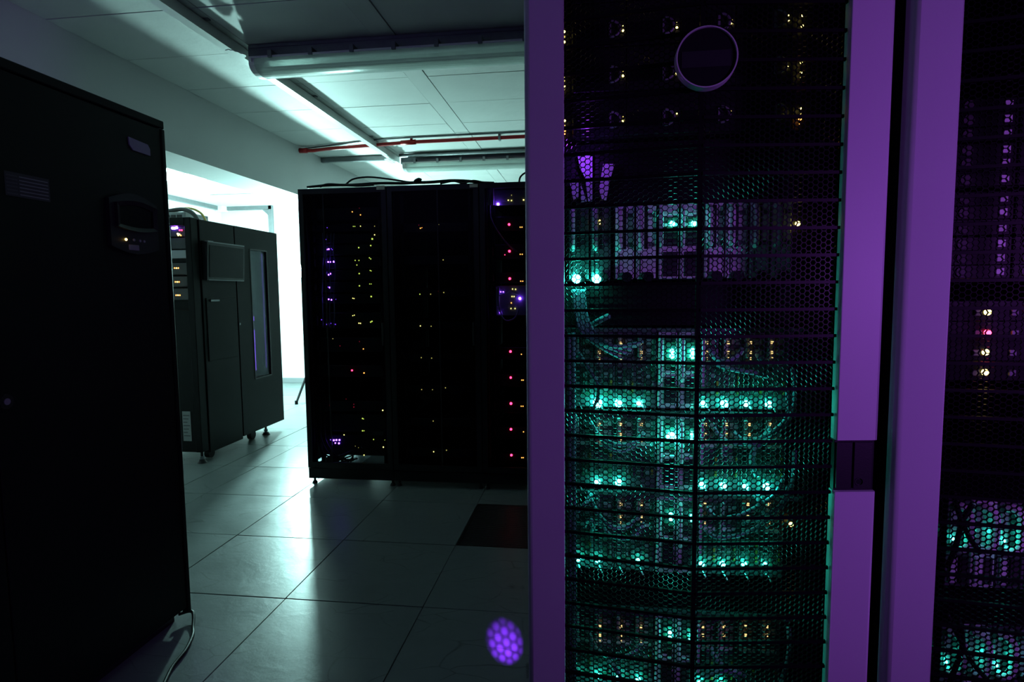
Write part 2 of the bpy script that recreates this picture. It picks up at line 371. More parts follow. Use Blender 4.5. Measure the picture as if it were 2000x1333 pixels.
# toothed strips where rail and fixture meet
for lab, dxy, Zs in (('white toothed metal strip joining rail and nearest light fixture', None, 2.596), ('white toothed metal strip at the rail end by the farther fixture', 1, 2.596)):
    if dxy is None:
        pp = [(440, 98), (447, 96), (450, 97.5), (455, 97.5), (459, 100), (465, 101), (470, 104), (476, 105), (480, 107), (480.5, 110), (476, 113), (475, 117.5), (463, 118), (461, 115), (457, 114), (456, 111), (452, 110), (451, 107), (446, 105), (445, 102)]
    else:
        pp = [(750, 311), (757, 309), (760, 312), (765, 312), (767, 316), (771, 318), (768, 322), (763, 321), (760, 318), (756, 317), (754, 314)]
    q_ = [atZ(x, y, Zs) for x, y in pp]
    tb = MB().prism([(p.x, p.y) for p in q_], 'z', Zs-.003, Zs+.002)
    tag(tb.build('slotted_strip', m_white), lab, 'bracket')
# red sprinkler pipe
rp = thing('sprinkler_pipe', 'red fire sprinkler pipe crossing below the ceiling', 'pipe', (-2.74, 5.3, 2.6))
MB().tube([(-2.735, 5.45, 2.655), (-2.60, 5.445, 2.648), (-2.45, 5.432, 2.655), (-1.62, 5.322, 2.655), (-0.59, 5.298, 2.655), (1.4, 5.26, 2.655)], .0165, 12).build('pipe', m_red, rp, smooth=True)
MB().cyl((-1.70, 5.333, 2.655), (-1.56, 5.320, 2.655), .022, 14).build('coupling', m_red, rp, smooth=True)
MB().cyl((-1.60, 5.322, 2.655), (-1.60, 5.322, 2.688), .013, 12).build('branch', m_red, rp, smooth=True)
MB().cyl((-2.737, 5.45, 2.655), (-2.66, 5.448, 2.651), .023, 14).build('elbow', m_red, rp, smooth=True)
MB().box(-0.80, -0.78, 5.28, 5.33, 2.633, 2.69).build('clamp', m_galv, rp)
cd = MB(); cd.tube([(-2.70, 5.48, 2.680), (-1.85, 5.27, 2.680), (-1.66, 5.26, 2.680), (-1.56, 5.26, 2.680), (-0.56, 5.24, 2.680), (1.4, 5.2, 2.680)], .007, 8)
tag(cd.build('ceiling_conduit', m_galv, smooth=True), 'thin grey conduit running just behind the red pipe', 'conduit')
tag(MB().tube([(-1.89, 5.86, 2.664), (-0.2, 5.84, 2.664), (1.2, 5.82, 2.664)], .020, 12).build('ceiling_conduit', m_galv, smooth=True), 'thicker grey conduit before the farther light fixture', 'conduit')
tag(MB().box(-2.738, -1.99, 5.90, 5.94, 2.640, 2.687, .002).build('wall_strut', m_galv), 'short grey strut from the wall to the ceiling rail', 'strut')

# ================================================================== SIDE ROOM SERVICES
p1 = atY(435, 408, BACK-.04); p2 = atY(530, 405, BACK-.04)
ct = thing('wall_trunking', 'grey trunking along the bright back wall, turning down at its end', 'trunking', (p2.x, BACK-.04, 1.6))
MB().box(SIDE+.04, p2.x, BACK-.045, BACK-.002, p2.z-.028, p2.z+.028, .003).build('top_run', m_galv, ct)
MB().box(p2.x-.05, p2.x+.01, BACK-.045, BACK-.002, 1.2, p2.z+.028, .003).build('down_run', m_galv, ct)
MB().prism([(p2.x-.05, p2.z-.03), (p2.x-.05, p2.z-.11), (p2.x-.14, p2.z-.03)], 'y', BACK-.044, BACK-.004).build('gusset', m_galv, ct)
MB().box(SIDE+.002, SIDE+.045, 2.6, BACK-.1, p1.z-.03, p1.z+.03, .003).build('side_run', m_galv, ct)
jb = MB().box(SIDE+.002, SIDE+.12, BACK-.14, BACK-.002, p1.z-.05, p1.z+.05, .006)
tag(jb.build('junction_box', m_white), 'white junction box in the corner where the trunking turns', 'junction box')
# lit ceiling luminaires in the side room
q = atZ(336, 332, SCEIL-.03)
m_tube = mat('lit_tube', (.8, .8, .8), .4, emit=(0.62, 1.0, 0.96), estr=40.0)
for k_, (qx, qy) in enumerate(((q.x, q.y), (-3.75, 5.75), (-3.75, 7.2))):
    sl = thing('strip_light', ('lit strip light on the side room ceiling, just past the nearest cabinet', 'lit strip light on the side room ceiling above the screen cabinet', 'lit strip light on the side room ceiling nearest the back wall')[k_], 'light fixture', (qx, qy, SCEIL-.05), 'side room strip lights')
    MB().box(qx-1.0, qx+.05, qy-.16, qy+.16, SCEIL-.045, SCEIL-.004, .004).build('housing', m_white, sl)
    bx('tube_panel', m_tube, sl, qx-.97, qx+.02, qy-.12, qy+.12, SCEIL-.056, SCEIL-.046)

# bright studio lamp on a tripod behind the far racks
ls = thing('studio_light', 'glaring studio lamp on a tripod stand behind the leftmost far rack', 'studio light', (BL.x, BL.y, 0))
bulb = MB().ball(BL, .074, 20).build('bulb', mat('lamp_bulb', (.9, .9, .9), .4, emit=(0.54, 1.0, 0.95), estr=BULB_STRENGTH), ls, smooth=True)
MB().cone(BL+Vector((0.035, .070, 0)), BL+Vector((.10, .20, 0)), .050, .06, 18).build('lamp_housing', m_dark, ls)
MB().cyl((BL.x+.09, BL.y+.165, .40), (BL.x+.09, BL.y+.165, 1.52), .012, 10).build('column', m_dark, ls)
MB().cyl((BL.x+.09, BL.y+.165, .66), (BL.x+.09, BL.y+.165, .74), .022, 10).build('collar', m_dark, ls)
cc = Vector((BL.x+.09, BL.y+.165, .72))
foot = atZ(579, 787, .02)
for k, tgt in enumerate((foot, Vector((cc.x+.50, cc.y-.05, .02)), Vector((cc.x-.02, cc.y+.55, .02)))):
    lg = MB().cyl(cc, tgt, .014, 10).build('leg', m_dark, ls)
    MB().cyl((tgt.x, tgt.y, .001), tgt+Vector((0, 0, .025)), .019, 10).build('rubber_foot', m_black, lg)
    mid = cc.lerp(tgt, .55)
    MB().cyl(mid, (cc.x, cc.y, .42), .006, 6).build('brace', m_dark, ls)

# ================================================================== LEFT BLACK CABINET (cooling unit)
LX = -1.58; LY0, LY1, LZ = 0.55, 2.082, 1.937
lc = thing('cooling_cabinet', 'tall plain black cabinet with a control panel, nearest on the left', 'cabinet', (LX-.4, 1.3, 0))
MB().box(LX-.86, LX-.022, LY0, LY1-.004, .05, LZ-.03, .003).build('body', m_black, lc)
MB().box(LX-.86, LX+.002, LY0-.004, LY1, LZ-.03, LZ, .004, 2).build('top_cap', m_black, lc)
MB().box(LX-.82, LX-.05, LY0+.03, LY1-.03, .0, .05).build('plinth', m_dark, lc)
SEAM = atX(18, 1150, LX).y
door = MB().box(LX-.022, LX, SEAM+.002, LY1-.022, .055, LZ-.034, .003, 2).build('door', m_black, lc)
MB().box(LX-.022, LX, LY0+.01, SEAM-.002, .055, LZ-.034, .003, 2).build('door', m_black, lc)
MB().box(LX-.022, LX+.004, LY1-.020, LY1, .03, LZ-.031, .004, 2).build('corner_post', m_black, lc)
# name plate with slanted ends
c0 = atX(249, 267, LX); c1 = atX(292, 305, LX)
pl = [(c0.y+.002, c1.z+.018), (c0.y+.018, c1.z+.002), (c1.y, c1.z), (c1.y, c0.z-.020), (c1.y-.010, c0.z-.006), (c0.y, c0.z)]
MB().prism(pl, 'x', LX-.001, LX+.004).build('name_plate', m_plate, door)
# control panel: arched bezel, recessed screen, lights
cp0, cp1 = 1.786, 2.004
zb, zt = 1.440, 1.632
def arch(y0, y1, z0, z1, top, bot, n=12):
    P = []
    for k in range(n+1):
        t = k/n; P.append((y0+(y1-y0)*t, z1+top*math.sin(math.pi*t)))
    for k in range(n+1):
        t = k/n; P.append((y1+(y0-y1)*t, z0-bot*math.sin(math.pi*t)))
    return P
cpn = MB().prism(arch(cp0, cp1, zb+.015, zt-.02, .028, .022), 'x', LX-.002, LX+.014).build('control_panel', m_dark, lc)
fr = MB()
oy0, oy1, oz0, oz1 = 1.806, 1.990, 1.520, 1.600
out = arch(oy0, oy1, oz0, oz1, .014, .010); inn = arch(oy0+.016, oy1-.014, oz0+.010, oz1-.012, .012, .006)
n = len(out)
for a_, b_, xa, xb in ((out, inn, LX+.026, LX+.020),):
    A = [fr.bm.verts.new((xa, *p)) for p in a_]; B = [fr.bm.verts.new((xb, *p)) for p in b_]; C = [fr.bm.verts.new((LX+.013, *p)) for p in a_]; D = [fr.bm.verts.new((LX+.013, *p)) for p in b_]
    for k in range(n):
        j = (k+1) % n
        fr.bm.faces.new((A[k], A[j], B[j], B[k])); fr.bm.faces.new((C[k], C[j], A[j], A[k])); fr.bm.faces.new((B[k], B[j], D[j], D[k]))
fr.build('screen_bezel', m_dark, cpn)
MB().prism(inn, 'x', LX+.0135, LX+.0155).build('screen', mat('dark_screen', (.003, .003, .004), .25, var=.1, spec=.12), cpn)
p = atX(246, 468, LX+.014); lamp_dot(cpn, p, .0045, L_ORA if False else led('amber_big', (1.0, .62, .12), 14))
for px, py in ((261, 469), (273, 471), (281, 472)):
    p = atX(px, py, LX+.014); MB().cyl((LX+.013, p.y, p.z), (LX+.017, p.y, p.z), .0045, 10).build('button', m_grey, cpn)
p = atX(262, 484, LX+.014); MB().box(LX+.012, LX+.0155, p.y-.024, p.y+.024, p.z-.010, p.z+.010, .002).build('key_label', m_sticker, cpn)
# rating label with rows of fine print
r0_ = atX(4, 333, LX); r1_ = atX(98, 395, LX)
y0, y1, zt_, zb_ = r0_.y+.004, r1_.y, 1.632, 1.566
lb = MB().box(LX-.001, LX+.0012, y0, y1, zb_, zt_).build('rating_label', m_ink, door)
for k in range(6):
    zz = zt_-.009-k*.0098
    MB().box(LX+.001, LX+.0018, y0+.004, y0+.036, zz-.0028, zz+.0008).build('print_line', m_print, lb)
    MB().box(LX+.001, LX+.0018, y0+.042, y1-.005, zz-.0024, zz+.0004).build('print_line', m_sticker, lb)
p = atX(6, 785, LX)
MB().cyl((LX-.001, p.y, p.z), (LX+.012, p.y, p.z), .020, 20).build('lock', m_dark, lc)
MB().cyl((LX+.011, p.y, p.z), (LX+.014, p.y, p.z), .009, 14).build('lock_core', m_grey, lc)
pc = MB()
pts = [Vector((LX-.03, LY1-.03, .03)), Vector((LX+.004, 2.085, .024))] + [atZ(x, y, .007) for x, y in ((377, 1226), (376, 1243), (362, 1272), (338, 1302), (322, 1333), (300, 1380))]
pc.tube(pts, .0065, 8, smooth=6)
tag(pc.build('power_cord', m_cable, smooth=True), 'black power cord curling over the floor beside the nearest cabinet', 'cord')

# ================================================================== TAPE LIBRARY CABINET
TX = -2.9; TY0, TY1, TZ0, TZ1 = 4.05, 5.255, .095, 1.862
tl = thing('tape_library', 'charcoal cabinet with a screen and a glazed slot, in the side opening', 'cabinet', (TX-.35, 4.65, 0))
MB().box(TX-.72, TX-.05, TY0+.06, TY1-.01, TZ0+.01, TZ1, .003).build('body', m_lib, tl)
d1 = MB().box(TX-.05, TX, 4.140, 4.577, TZ0-.02, TZ1-.004, .004, 2).build('door', m_lib, tl)
# second door with a real opening for its glazed slot
w0, w1, wz0, wz1 = 4.80, 5.065, .555, 1.680
dm = MB()
for a in ((4.590, w0, TZ0, TZ1-.004), (w1, TY1, TZ0, TZ1-.004), (w0, w1, TZ0, wz0), (w0, w1, wz1, TZ1-.004)): dm.box(TX-.05, TX, a[0], a[1], a[2], a[3])
d2 = dm.build('door', m_lib, tl)
MB().box(TX-.012, TX-.008, w0, w1, wz0, wz1).build('pane', m_glass, d2)
for a in ((w0-.006, w0+.006, wz0, wz1), (w1-.006, w1+.006, wz0, wz1), (w0, w1, wz0-.006, wz0+.006), (w0, w1, wz1-.006, wz1+.006)):
    MB().box(TX-.01, TX+.003, a[0], a[1], a[2], a[3]).build('slot_trim', m_dark, d2)
bx('slot_back', m_dark, tl, TX-.049, TX-.045, w0, w1, wz0, wz1)
bx('slot_panel', m_grey, tl, TX-.045, TX-.036, 4.825, 4.93, 1.10, 1.66)
bx('slot_panel', m_dark, tl, TX-.045, TX-.036, 4.86, 5.0, .98, 1.06)
bx('slot_rail', m_grey, tl, TX-.04, TX-.028, 4.822, 4.838, .60, 1.66)
bx('violet_strip', led('violet_strip', (0.25, 0.08, 1.0), 3.5), tl, TX-.043, TX-.037, 4.872, 4.880, .62, 1.66)
bx('violet_strip', led('violet_strip2', (0.25, 0.08, 1.0), 0.5), tl, TX-.043, TX-.037, 5.052, 5.056, .62, 1.66)
lamp_dot(tl, (TX-.02, 4.822, .580), .008, L_RED)
# screen on the first door
mn = MB().prism([(TX, 1.700), (TX+.045, 1.690), (TX+.030, 1.405), (TX, 1.410)], 'y', 4.165, 4.650)
MB_ = mn.build('monitor', m_dark, tl)
MB().prism([(TX+.046, 1.670), (TX+.048, 1.669), (TX+.034, 1.425), (TX+.032, 1.425)], 'y', 4.188, 4.630).build('display', mat('dark_screen', (.004, .004, .005), .15), MB_)
MB().box(TX+.020, TX+.047, 4.17, 4.235, 1.690, 1.701).build('badge', m_grey, MB_)
MB().box(TX+.020, TX+.046, 4.236, 4.648, 1.689, 1.697).build('top_edge', m_grey, MB_)
MB().box(TX+.015, TX+.033, 4.18, 4.640, 1.402, 1.408).build('bottom_edge', m_grey, MB_)
dr = MB().box(TX-.002, TX+.006, 4.175, 4.545, .78, 1.268, .003).build('drawer', m_lib, tl)
p = atX(420, 587, TX+.01); MB().box(TX+.004, TX+.014, p.y-.055, p.y+.055, p.z-.008, p.z+.006, .002).build('handle', m_galv, dr)
p = atX(469, 633, TX); MB().cyl((TX-.002, 4.600, p.z), (TX+.006, 4.600, p.z), .010, 12).build('lock', m_galv, d2)
# open end bay with small units and lights, facing the camera
MB().box(TX-.055, TX-.005, TY0, TY0+.08, .10, TZ1, .003).build('corner_post', m_lib, tl)
MB().box(TX-.72, TX-.66, TY0, TY0+.08, .10, TZ1, .003).build('corner_post', m_lib, tl)
MB().box(TX-.66, TX-.055, TY0, TY0+.08, TZ1-.06, TZ1, .003).build('end_header', m_lib, tl)
lowp = MB().box(TX-.66, TX-.055, TY0+.006, TY0+.04, .10, 1.18, .003).build('end_panel', m_lib, tl)
a_, b_ = atY(356, 804, TY0+.006), atY(375, 862, TY0+.006)
stk = MB().box(a_.x, b_.x, TY0+.0035, TY0+.0065, b_.z, a_.z).build('sticker', m_sticker, lowp)
for k in range(7):
    zz = a_.z-.03-k*.026
    MB().box(a_.x+.006, b_.x-.008-.010*(k % 3), TY0+.0025, TY0+.0037, zz-.004, zz+.002).build('print_line', m_ink, stk)
for k, (za, zb2) in enumerate(((1.80, 1.72), (1.715, 1.63), (1.625, 1.56), (1.53, 1.44), (1.43, 1.35), (1.34, 1.25))):
    MB().box(TX-.62, TX-.058, TY0+.03, TY0+.075, zb2+.005, za, .002).build('drive_unit', m_dark if k != 2 else m_grey, tl)
for px, py, r_, mm in ((337, 446, .009, L_VIOB), (341, 446, .009, L_VIOB), (345, 445, .009, L_VIOB), (351, 450, .006, led('red_mid', RED, 9)), (355, 450, .006, led('red_mid', RED, 9)),
                       (347, 457, .0065, L_YEL), (350, 458, .0065, L_YEL), (353, 460, .005, L_ORA), (348, 460, .005, L_YEL)):
    lamp_dot(tl, atY(px, py, TY0+.028), r_, mm)
for yy, x0 in ((524, 341), (551, 342.5), (577, 344)):
    for k in range(3): lamp_dot(tl, atY(x0+k*3.6, yy, TY0+.028), .0045, L_ORA if k != 1 else L_YEL)
for fx, fy in ((TX-.06, 5.03), (TX-.06, 4.12), (TX-.62, 5.10), (TX-.62, 4.12)):
    f = MB().cyl((fx, fy, .022), (fx, fy, .11), .010, 10).build('foot', m_dark, tl)
    MB().cone((fx, fy, .001), (fx, fy, .026), .036, .020, 16).build('foot_pad', m_dark, f)
    MB().cyl((fx, fy, .03), (fx, fy, .052), .017, 6).build('foot_nut', m_galv, f)
for fx, fy in ((TX-.10, 4.86), (TX-.10, 4.27)):
    MB().cyl((fx-.02, fy, .040), (fx+.02, fy, .040), .040, 18).build('caster', m_black, tl)
# things lying on the library
a_, b_ = atY(322, 410, 4.55), atY(362, 426, 4.55)
vb = thing('vent_box', 'pale slotted metal box on top of the screen cabinet', 'box', ((a_.x+b_.x)/2, 4.6, TZ1))
MB().box(a_.x-.25, b_.x, 4.55, 4.85, TZ1, TZ1+.115, .004).build('shell', m_grey, vb)
for k in range(6):
    xx = b_.x-.03-k*.055
    MB().box(xx-.042, xx, 4.545, 4.551, TZ1+.062, TZ1+.092).build('slot', m_dark, vb)
hs = MB(); hs.tube([(b_.x-.20, 4.60, TZ1+.13), (b_.x-.02, 4.56, TZ1+.135), (b_.x+.09, 4.53, TZ1+.09), (b_.x+.16, 4.50, TZ1+.004)], .018, 10, smooth=6)
tag(hs.build('cable_hose', m_dark, smooth=True), 'thick dark hose arching down onto the screen cabinet', 'hose')
hs = MB(); hs.tube([(b_.x-.20, 4.64, TZ1+.145), (b_.x+.0, 4.60, TZ1+.150), (b_.x+.13, 4.57, TZ1+.10), (b_.x+.20, 4.54, TZ1+.004)], .009, 8, smooth=6)
tag(hs.build('cable_hose', m_yel, smooth=True), 'thin yellow hose arching down onto the screen cabinet', 'hose')
sc_ = MB(); sc_.tube([atY(331, 442, 3.9), atY(332, 470, 3.9), atY(336, 540, 3.9), atY(340, 640, 3.9), atY(346, 740, 3.9), atY(352, 860, 3.9)], .0045, 6, smooth=5)
tag(sc_.build('hanging_cable', m_white, smooth=True), 'thin white cable hanging before the end bay of the screen cabinet', 'cable')

# ================================================================== FAR RACKS
FY, FD, FZ0, FZ1 = 3.70, 0.95, .045, 1.972
FX = [-1.885, -1.285, -0.685]
WHICH = ['leftmost far rack', 'middle far rack', 'rightmost far rack']
ADJ = ['violet and yellow lights', 'a few faint yellow lights', 'a column of red lights']
for i, x0 in enumerate(FX):
    x1 = x0+.597
    r = thing('server_rack', ['tall black server rack with scattered violet and yellow lights, leftmost of the far row', 'tall black server rack with only faint lights, middle of the far row', 'tall black server rack with a column of red lights, beside the grey door frame'][i], 'server rack', ((x0+x1)/2, FY+.4, 0), 'far row of server racks')
    for px, py in ((x0, FY), (x1-.045, FY), (x0, FY+FD-.045), (x1-.045, FY+FD-.045)):
        MB().box(px, px+.045, py+.02, py+.065, FZ0, FZ1, .003).build('post', m_rack, r)
    MB().box(x0, x1, FY+.02, FY+FD, FZ1-.03, FZ1, .003).build('top_panel', m_rack, r)
    if i == 0:
        bm_ = MB()
        for a in ((x0, x1, FY+.01, FY+.05), (x0, x1, FY+FD-.04, FY+FD), (x0, x0+.03, FY+.05, FY+FD-.04), (x1-.03, x1, FY+.05, FY+FD-.04)): bm_.box(a[0], a[1], a[2], a[3], FZ0, FZ0+.07)
        bm_.build('base', m_rack, r)
        MB().box(x0-.002, x0+.004, FY+.03, FY+FD-.02, FZ0+.09, FZ1-.03).build('side_panel', m_rack, r)
        MB().box(x1-.006, x1-.001, FY+.065, FY+FD-.05, FZ0+.07, FZ1-.03).build('side_panel', m_rack, r)
        rd = MB()
        for a in ((x0+.01, x1-.01, .36, FZ1-.03), (x0+.01, x0+.10, FZ0+.07, .36), (x0+.30, x1-.01, FZ0+.07, .36)): rd.box(a[0], a[1], FY+FD-.05, FY+FD-.03, a[2], a[3])
        rd.build('rear_door', m_rack, r)
        MB().box(x0+.335, x1-.01, FY+.06, FY+FD-.06, FZ0+.075, FZ0+.085).build('floor_plate', m_rack, r)
        MB().box(x0+.030, x0+.130, FY+.06, FY+FD-.06, FZ0+.075, FZ0+.085).build('floor_plate', m_rack, r)
    else:
        MB().box(x0, x1, FY+.01, FY+FD, FZ0, FZ0+.07, .003).build('base', m_rack, r)
        MB().box(x1-.006, x1-.001, FY+.065, FY+FD-.05, FZ0+.07, FZ1-.03).build('side_panel', m_rack, r)
        MB().box(x0+.01, x1-.01, FY+FD-.05, FY+FD-.03, FZ0+.07, FZ1-.03).build('rear_door', m_rack, r)
    # glazed door
    dm = MB()
    for a in ((x0+.002, x0+.034, FZ0+.075, FZ1-.002), (x1-.034, x1-.002, FZ0+.075, FZ1-.002), (x0+.034, x1-.034, FZ1-.035, FZ1-.002), (x0+.034, x1-.034, FZ0+.075, FZ0+.115)):
        dm.box(a[0], a[1], FY, FY+.018, a[2], a[3])
    dr = dm.build('door', m_rack, r)
    MB().box(x0+.034, x1-.034, FY+.007, FY+.011, FZ0+.115, FZ1-.035).build('pane', m_glass, dr)
    xm = x0+.17 if i == 0 else x0+.33
    MB().box(xm-.004, xm+.004, FY+.004, FY+.014, FZ0+.115, FZ1-.035).build('mullion', m_rack, dr)
    MB().box(x1-.050, x1-.036, FY-.012, FY+.002, .95, 1.10, .003).build('latch', m_dark, dr)
    for xx in (x0+.075, x1-.075):
        MB().box(xx-.012, xx+.012, FY+.075, FY+.10, FZ0+.07, FZ1-.03).build('mounting_rail', m_rack, r)
    for xx, yy in ((x0+.022, FY+.05), (x1-.022, FY+.05), (x0+.022, FY+FD-.05), (x1-.022, FY+FD-.05)):
        f = MB().cyl((xx, yy, .012), (xx, yy, .05), .008, 10).build('foot', m_dark, r)
        MB().cone((xx, yy, .0005), (xx, yy, .018), .019, .012, 14).build('foot_pad', m_dark, f)
    if i < 2:
        a_, b_ = (atY(735, 362.5, FY-.003), atY(751, 369, FY-.003)) if i == 0 else (atY(917, 359.5, FY-.003), atY(933, 364.5, FY-.003))
        lb = MB().box(a_.x, b_.x, FY-.004, FY+.001, b_.z-.004, a_.z-.002).build('name_label', m_label, r)
        lb['label'] = 'small cream label on the top edge'
# units behind the doors: (rack, top px, bottom px, lights)
V, VB_, VD, Yl, Gl, O, R_, RD = L_VIO, L_VIOB, L_VIOD, L_YEL, L_GRN, L_ORA, L_RED, L_REDD
CN = {V.name: 'violet', VB_.name: 'violet', VD.name: 'violet', Yl.name: 'yellow', Gl.name: 'lime', O.name: 'orange', R_.name: 'red', RD.name: 'red', L_YELD.name: 'faint yellow'}
YD = L_YELD
units = [
 (0, 402, 428, [(688, 414, 5, O), (704, 420, 5, O), (702, 407, 3, RD)]),
 (0, 434, 450, [(690, 442.5, 4, Gl), (693, 442.5, 4, Gl), (704, 442, 4, Yl), (731.6, 442, 4, YD), (639, 445, 4, VD)]),
 (0, 454, 473, [(731.6, 459, 5, Yl), (727, 467, 8, Gl), (637, 468, 4, VD), (639, 463, 3, VD)]),
 (0, 475, 497, [(724, 480, 6, Gl), (700.6, 484, 6, Gl), (634, 487, 6, V), (638, 487.5, 7, V), (642, 487, 7, V), (646, 486, 5, V), (649, 488, 4, VD)]),
 (0, 500, 523, [(721.5, 504, 5, Gl), (724, 506, 5, Gl), (693.7, 509, 5, Gl), (701, 509, 5, Gl), (697, 518, 5, Gl), (636, 512, 5, V), (641, 512, 7, V), (645, 512, 6, V), (652, 511.5, 8, V)]),
 (0, 526, 546, [(701.6, 534.7, 6, Gl), (723, 528.7, 5, Gl), (725, 529.5, 4, Gl), (636, 535, 5, VD), (642, 537, 7, V), (645, 535, 7, V)]),
 (0, 549, 570, [(702, 558.7, 6, Gl), (722, 555, 4, Gl), (725, 555, 4, Gl), (644, 562, 7, V), (641, 561, 5, VD)]),
 (0, 573, 593, [(725, 579.6, 7, Gl), (689, 583, 4, Yl), (691.5, 583.5, 4, Yl), (638, 584, 5, V), (642, 585, 6, V), (647, 586, 7, V), (656, 585, 3, VD)]),
 (0, 610, 642, [(689, 617, 4, Yl), (692, 616, 4, Yl), (701, 631.7, 5, Yl), (704, 632, 5, Yl), (724, 629.5, 6, Gl), (726.5, 628, 6, Gl), (746.7, 629, 4, Yl), (639, 634, 6, V), (646, 632, 5, VD), (655, 634, 5, VD), (628, 625, 5, VD)]),
 (0, 660, 690, [(702, 667.5, 4, RD), (709.7, 682, 5, O), (640, 664, 4, YD), (650, 662, 4, YD), (664, 676, 4, RD)]),
 (0, 714, 738, [(687.5, 724, 8, R_), (711, 729, 6, O)]),
 (0, 785, 806, [(691, 795.6, 5, RD), (691, 790, 4, RD), (644, 792, 5, RD), (676, 780, 3, RD), (747.5, 802, 6, Yl)]),
 (0, 811, 846, [(708, 818, 6, Gl), (710, 819, 4, Gl), (708, 842, 6, Gl), (711, 842, 4, Gl), (672, 850, 5, Yl)]),
 (0, 852, 893, [(729.6, 859, 5, Gl), (751.8, 860.6, 5, Gl), (748.8, 874, 6, Yl), (711, 889.5, 5, Yl), (647, 859.5, 8, V), (652, 860.5, 8, V), (657, 860, 8, V), (663, 860, 8, V), (662, 866.5, 8, V), (655, 866, 6, V), (694, 872, 3, YD), (700, 875, 3, YD)]),
 (1, 436, 455, [(821, 446, 5, O), (824, 445, 3, O), (818, 440, 3, RD), (857, 439, 3, YD)]),
 (1, 500, 518, [(865.5, 508, 5, YD), (919, 510, 5, YD)]),
 (1, 564, 581, [(820, 575, 5, Gl), (841, 575, 5, YD), (856.6, 569, 4, RD), (866.7, 571.7, 5, YD)]),
 (1, 628, 645, [(821, 637, 5, Yl), (842, 637.7, 5, YD), (922, 635, 5, YD)]),
 (1, 692, 708, [(822.8, 699, 5, YD), (843, 700, 5, YD)]),
 (1, 752, 768, [(823.5, 761.4, 5, YD), (844.7, 761.7, 4, YD), (870, 758, 5, YD)]),
 (1, 816, 832, [(846, 823, 5, YD), (923.5, 824.7, 5, YD)]),
 (1, 874, 892, [(847, 883, 5, Yl), (872, 880, 5, YD), (924.5, 886, 5, YD)]),
 (2, 376, 408, [(972.8, 399, 11, VB_), (992.7, 391.4, 5, Yl), (999, 392, 5, Yl), (1022.7, 390.7, 6, Yl), (999, 381.5, 4, YD), (955, 400, 5, V)]),
 (2, 428, 456, [(994.4, 438.7, 11, R_), (1016, 444, 5, O), (1019.5, 444, 5, O)]),
 (2, 481, 509, [(995, 491, 11, R_), (1016, 497, 5, O), (1020, 497, 5, O), (986, 498, 4, R_)]),
 (2, 535, 556, [(995.6, 544.6, 11, R_), (1017, 549.6, 5, O), (1021, 549.6, 5, O)]),
 (2, 560, 618, [(1001, 565, 5, Yl), (1007, 565.5, 5, Yl), (1000, 579.6, 5, Yl), (1004, 579.6, 5, Yl), (998.7, 592, 5, O), (998, 603, 5, Yl), (1006, 603, 5, Yl), (1015.3, 583.4, 11, VB_), (978, 570.5, 5, V), (983, 570.5, 5, V), (977, 611, 7, V), (975, 566, 4, VD)]),
 (2, 678, 702, [(997, 687, 11, R_), (1018.4, 692.5, 5, O)]),
 (2, 729, 753, [(997.5, 738, 10, R_), (1019, 743, 5, O), (1022, 743, 5, O)]),
 (2, 780, 804, [(998, 788.7, 12, R_), (1018, 794, 5, O), (1021.5, 794, 5, O)]),
 (2, 830, 854, [(998, 839, 11, R_), (1022.5, 844, 5, O)]),
 (2, 881, 904, [(998.8, 889.5, 11, R_), (1019, 894.6, 5, O), (1022, 894.6, 5, O)]),
]
UY = FY+.075
cnt = {}
for ri, ya_, yb_, leds in units:
    k = cnt.get(ri, 0); cnt[ri] = k+1
    x0 = FX[ri]; cxm = x0+.298
    zt_ = atY(790, ya_, UY).z; zb_ = atY(790, yb_, UY).z
    cols = []
    for l in leds:
        c = CN[l[3].name]
        if c not in cols: cols.append(c)
    cols = cols[:3]
    cs = cols[0] if len(cols) == 1 else ' and '.join(cols[:2]) if len(cols) == 2 else '%s, %s and %s' % tuple(cols)
    t = thing('rack_server', 'unit with %s lights, %s from top in the %s' % (cs, ORD[k], WHICH[ri]), 'server', (cxm, UY+.3, zb_), 'units in the far racks')
    MB().box(cxm-.222, cxm+.222, UY+.012, UY+.62, zb_+.003, zt_-.003, .002).build('chassis', m_rack, t)
    MB().box(cxm-.240, cxm+.240, UY, UY+.012, zb_+.002, zt_-.002, .002).build('bezel', m_grey if (ri == 2 and any(l[3] is VB_ for l in leds)) else m_dark, t)
    for s_ in (-1, 1): MB().box(cxm+s_*.228-.006, cxm+s_*.228+.006, UY-.022, UY, zb_+(zt_-zb_)*.2, zt_-(zt_-zb_)*.2, .002).build('handle', m_dark, t)
    for px, py, sz, mm in leds:
        lamp_dot(t, atY(px, py, UY-.002), sz*0.00074, mm)
# violet-lit fittings in the rightmost rack, cables in the racks
def cable(label, pts, r_, material, group, name='cable', k=6):
    mb = MB(); mb.tube(pts, r_, 7, smooth=k)
    return tag(mb.build(name, material, smooth=True), label, 'cable', group)
cg = 'cables inside the far racks'
cable('pale cable looping around the upper violet light in the rightmost far rack', [atY(958, 372, 3.76), atY(957, 395, 3.755), atY(960, 430, 3.752), atY(985, 470, 3.752), atY(1010, 492, 3.76)], .005, m_blue, cg)
cable('grey cable looping below the lower violet light in the rightmost far rack', [atY(974, 560, 3.752), atY(975, 600, 3.745), atY(985, 625, 3.742), atY(1005, 622, 3.745), atY(1015, 600, 3.752)], .005, m_blue, cg)
cable('grey cable crossing the violet lights at mid height in the rightmost far rack', [atY(975, 578, 3.752), atY(985, 575, 3.745), atY(997, 568, 3.742), atY(1012, 575, 3.752)], .004, m_blue, cg)
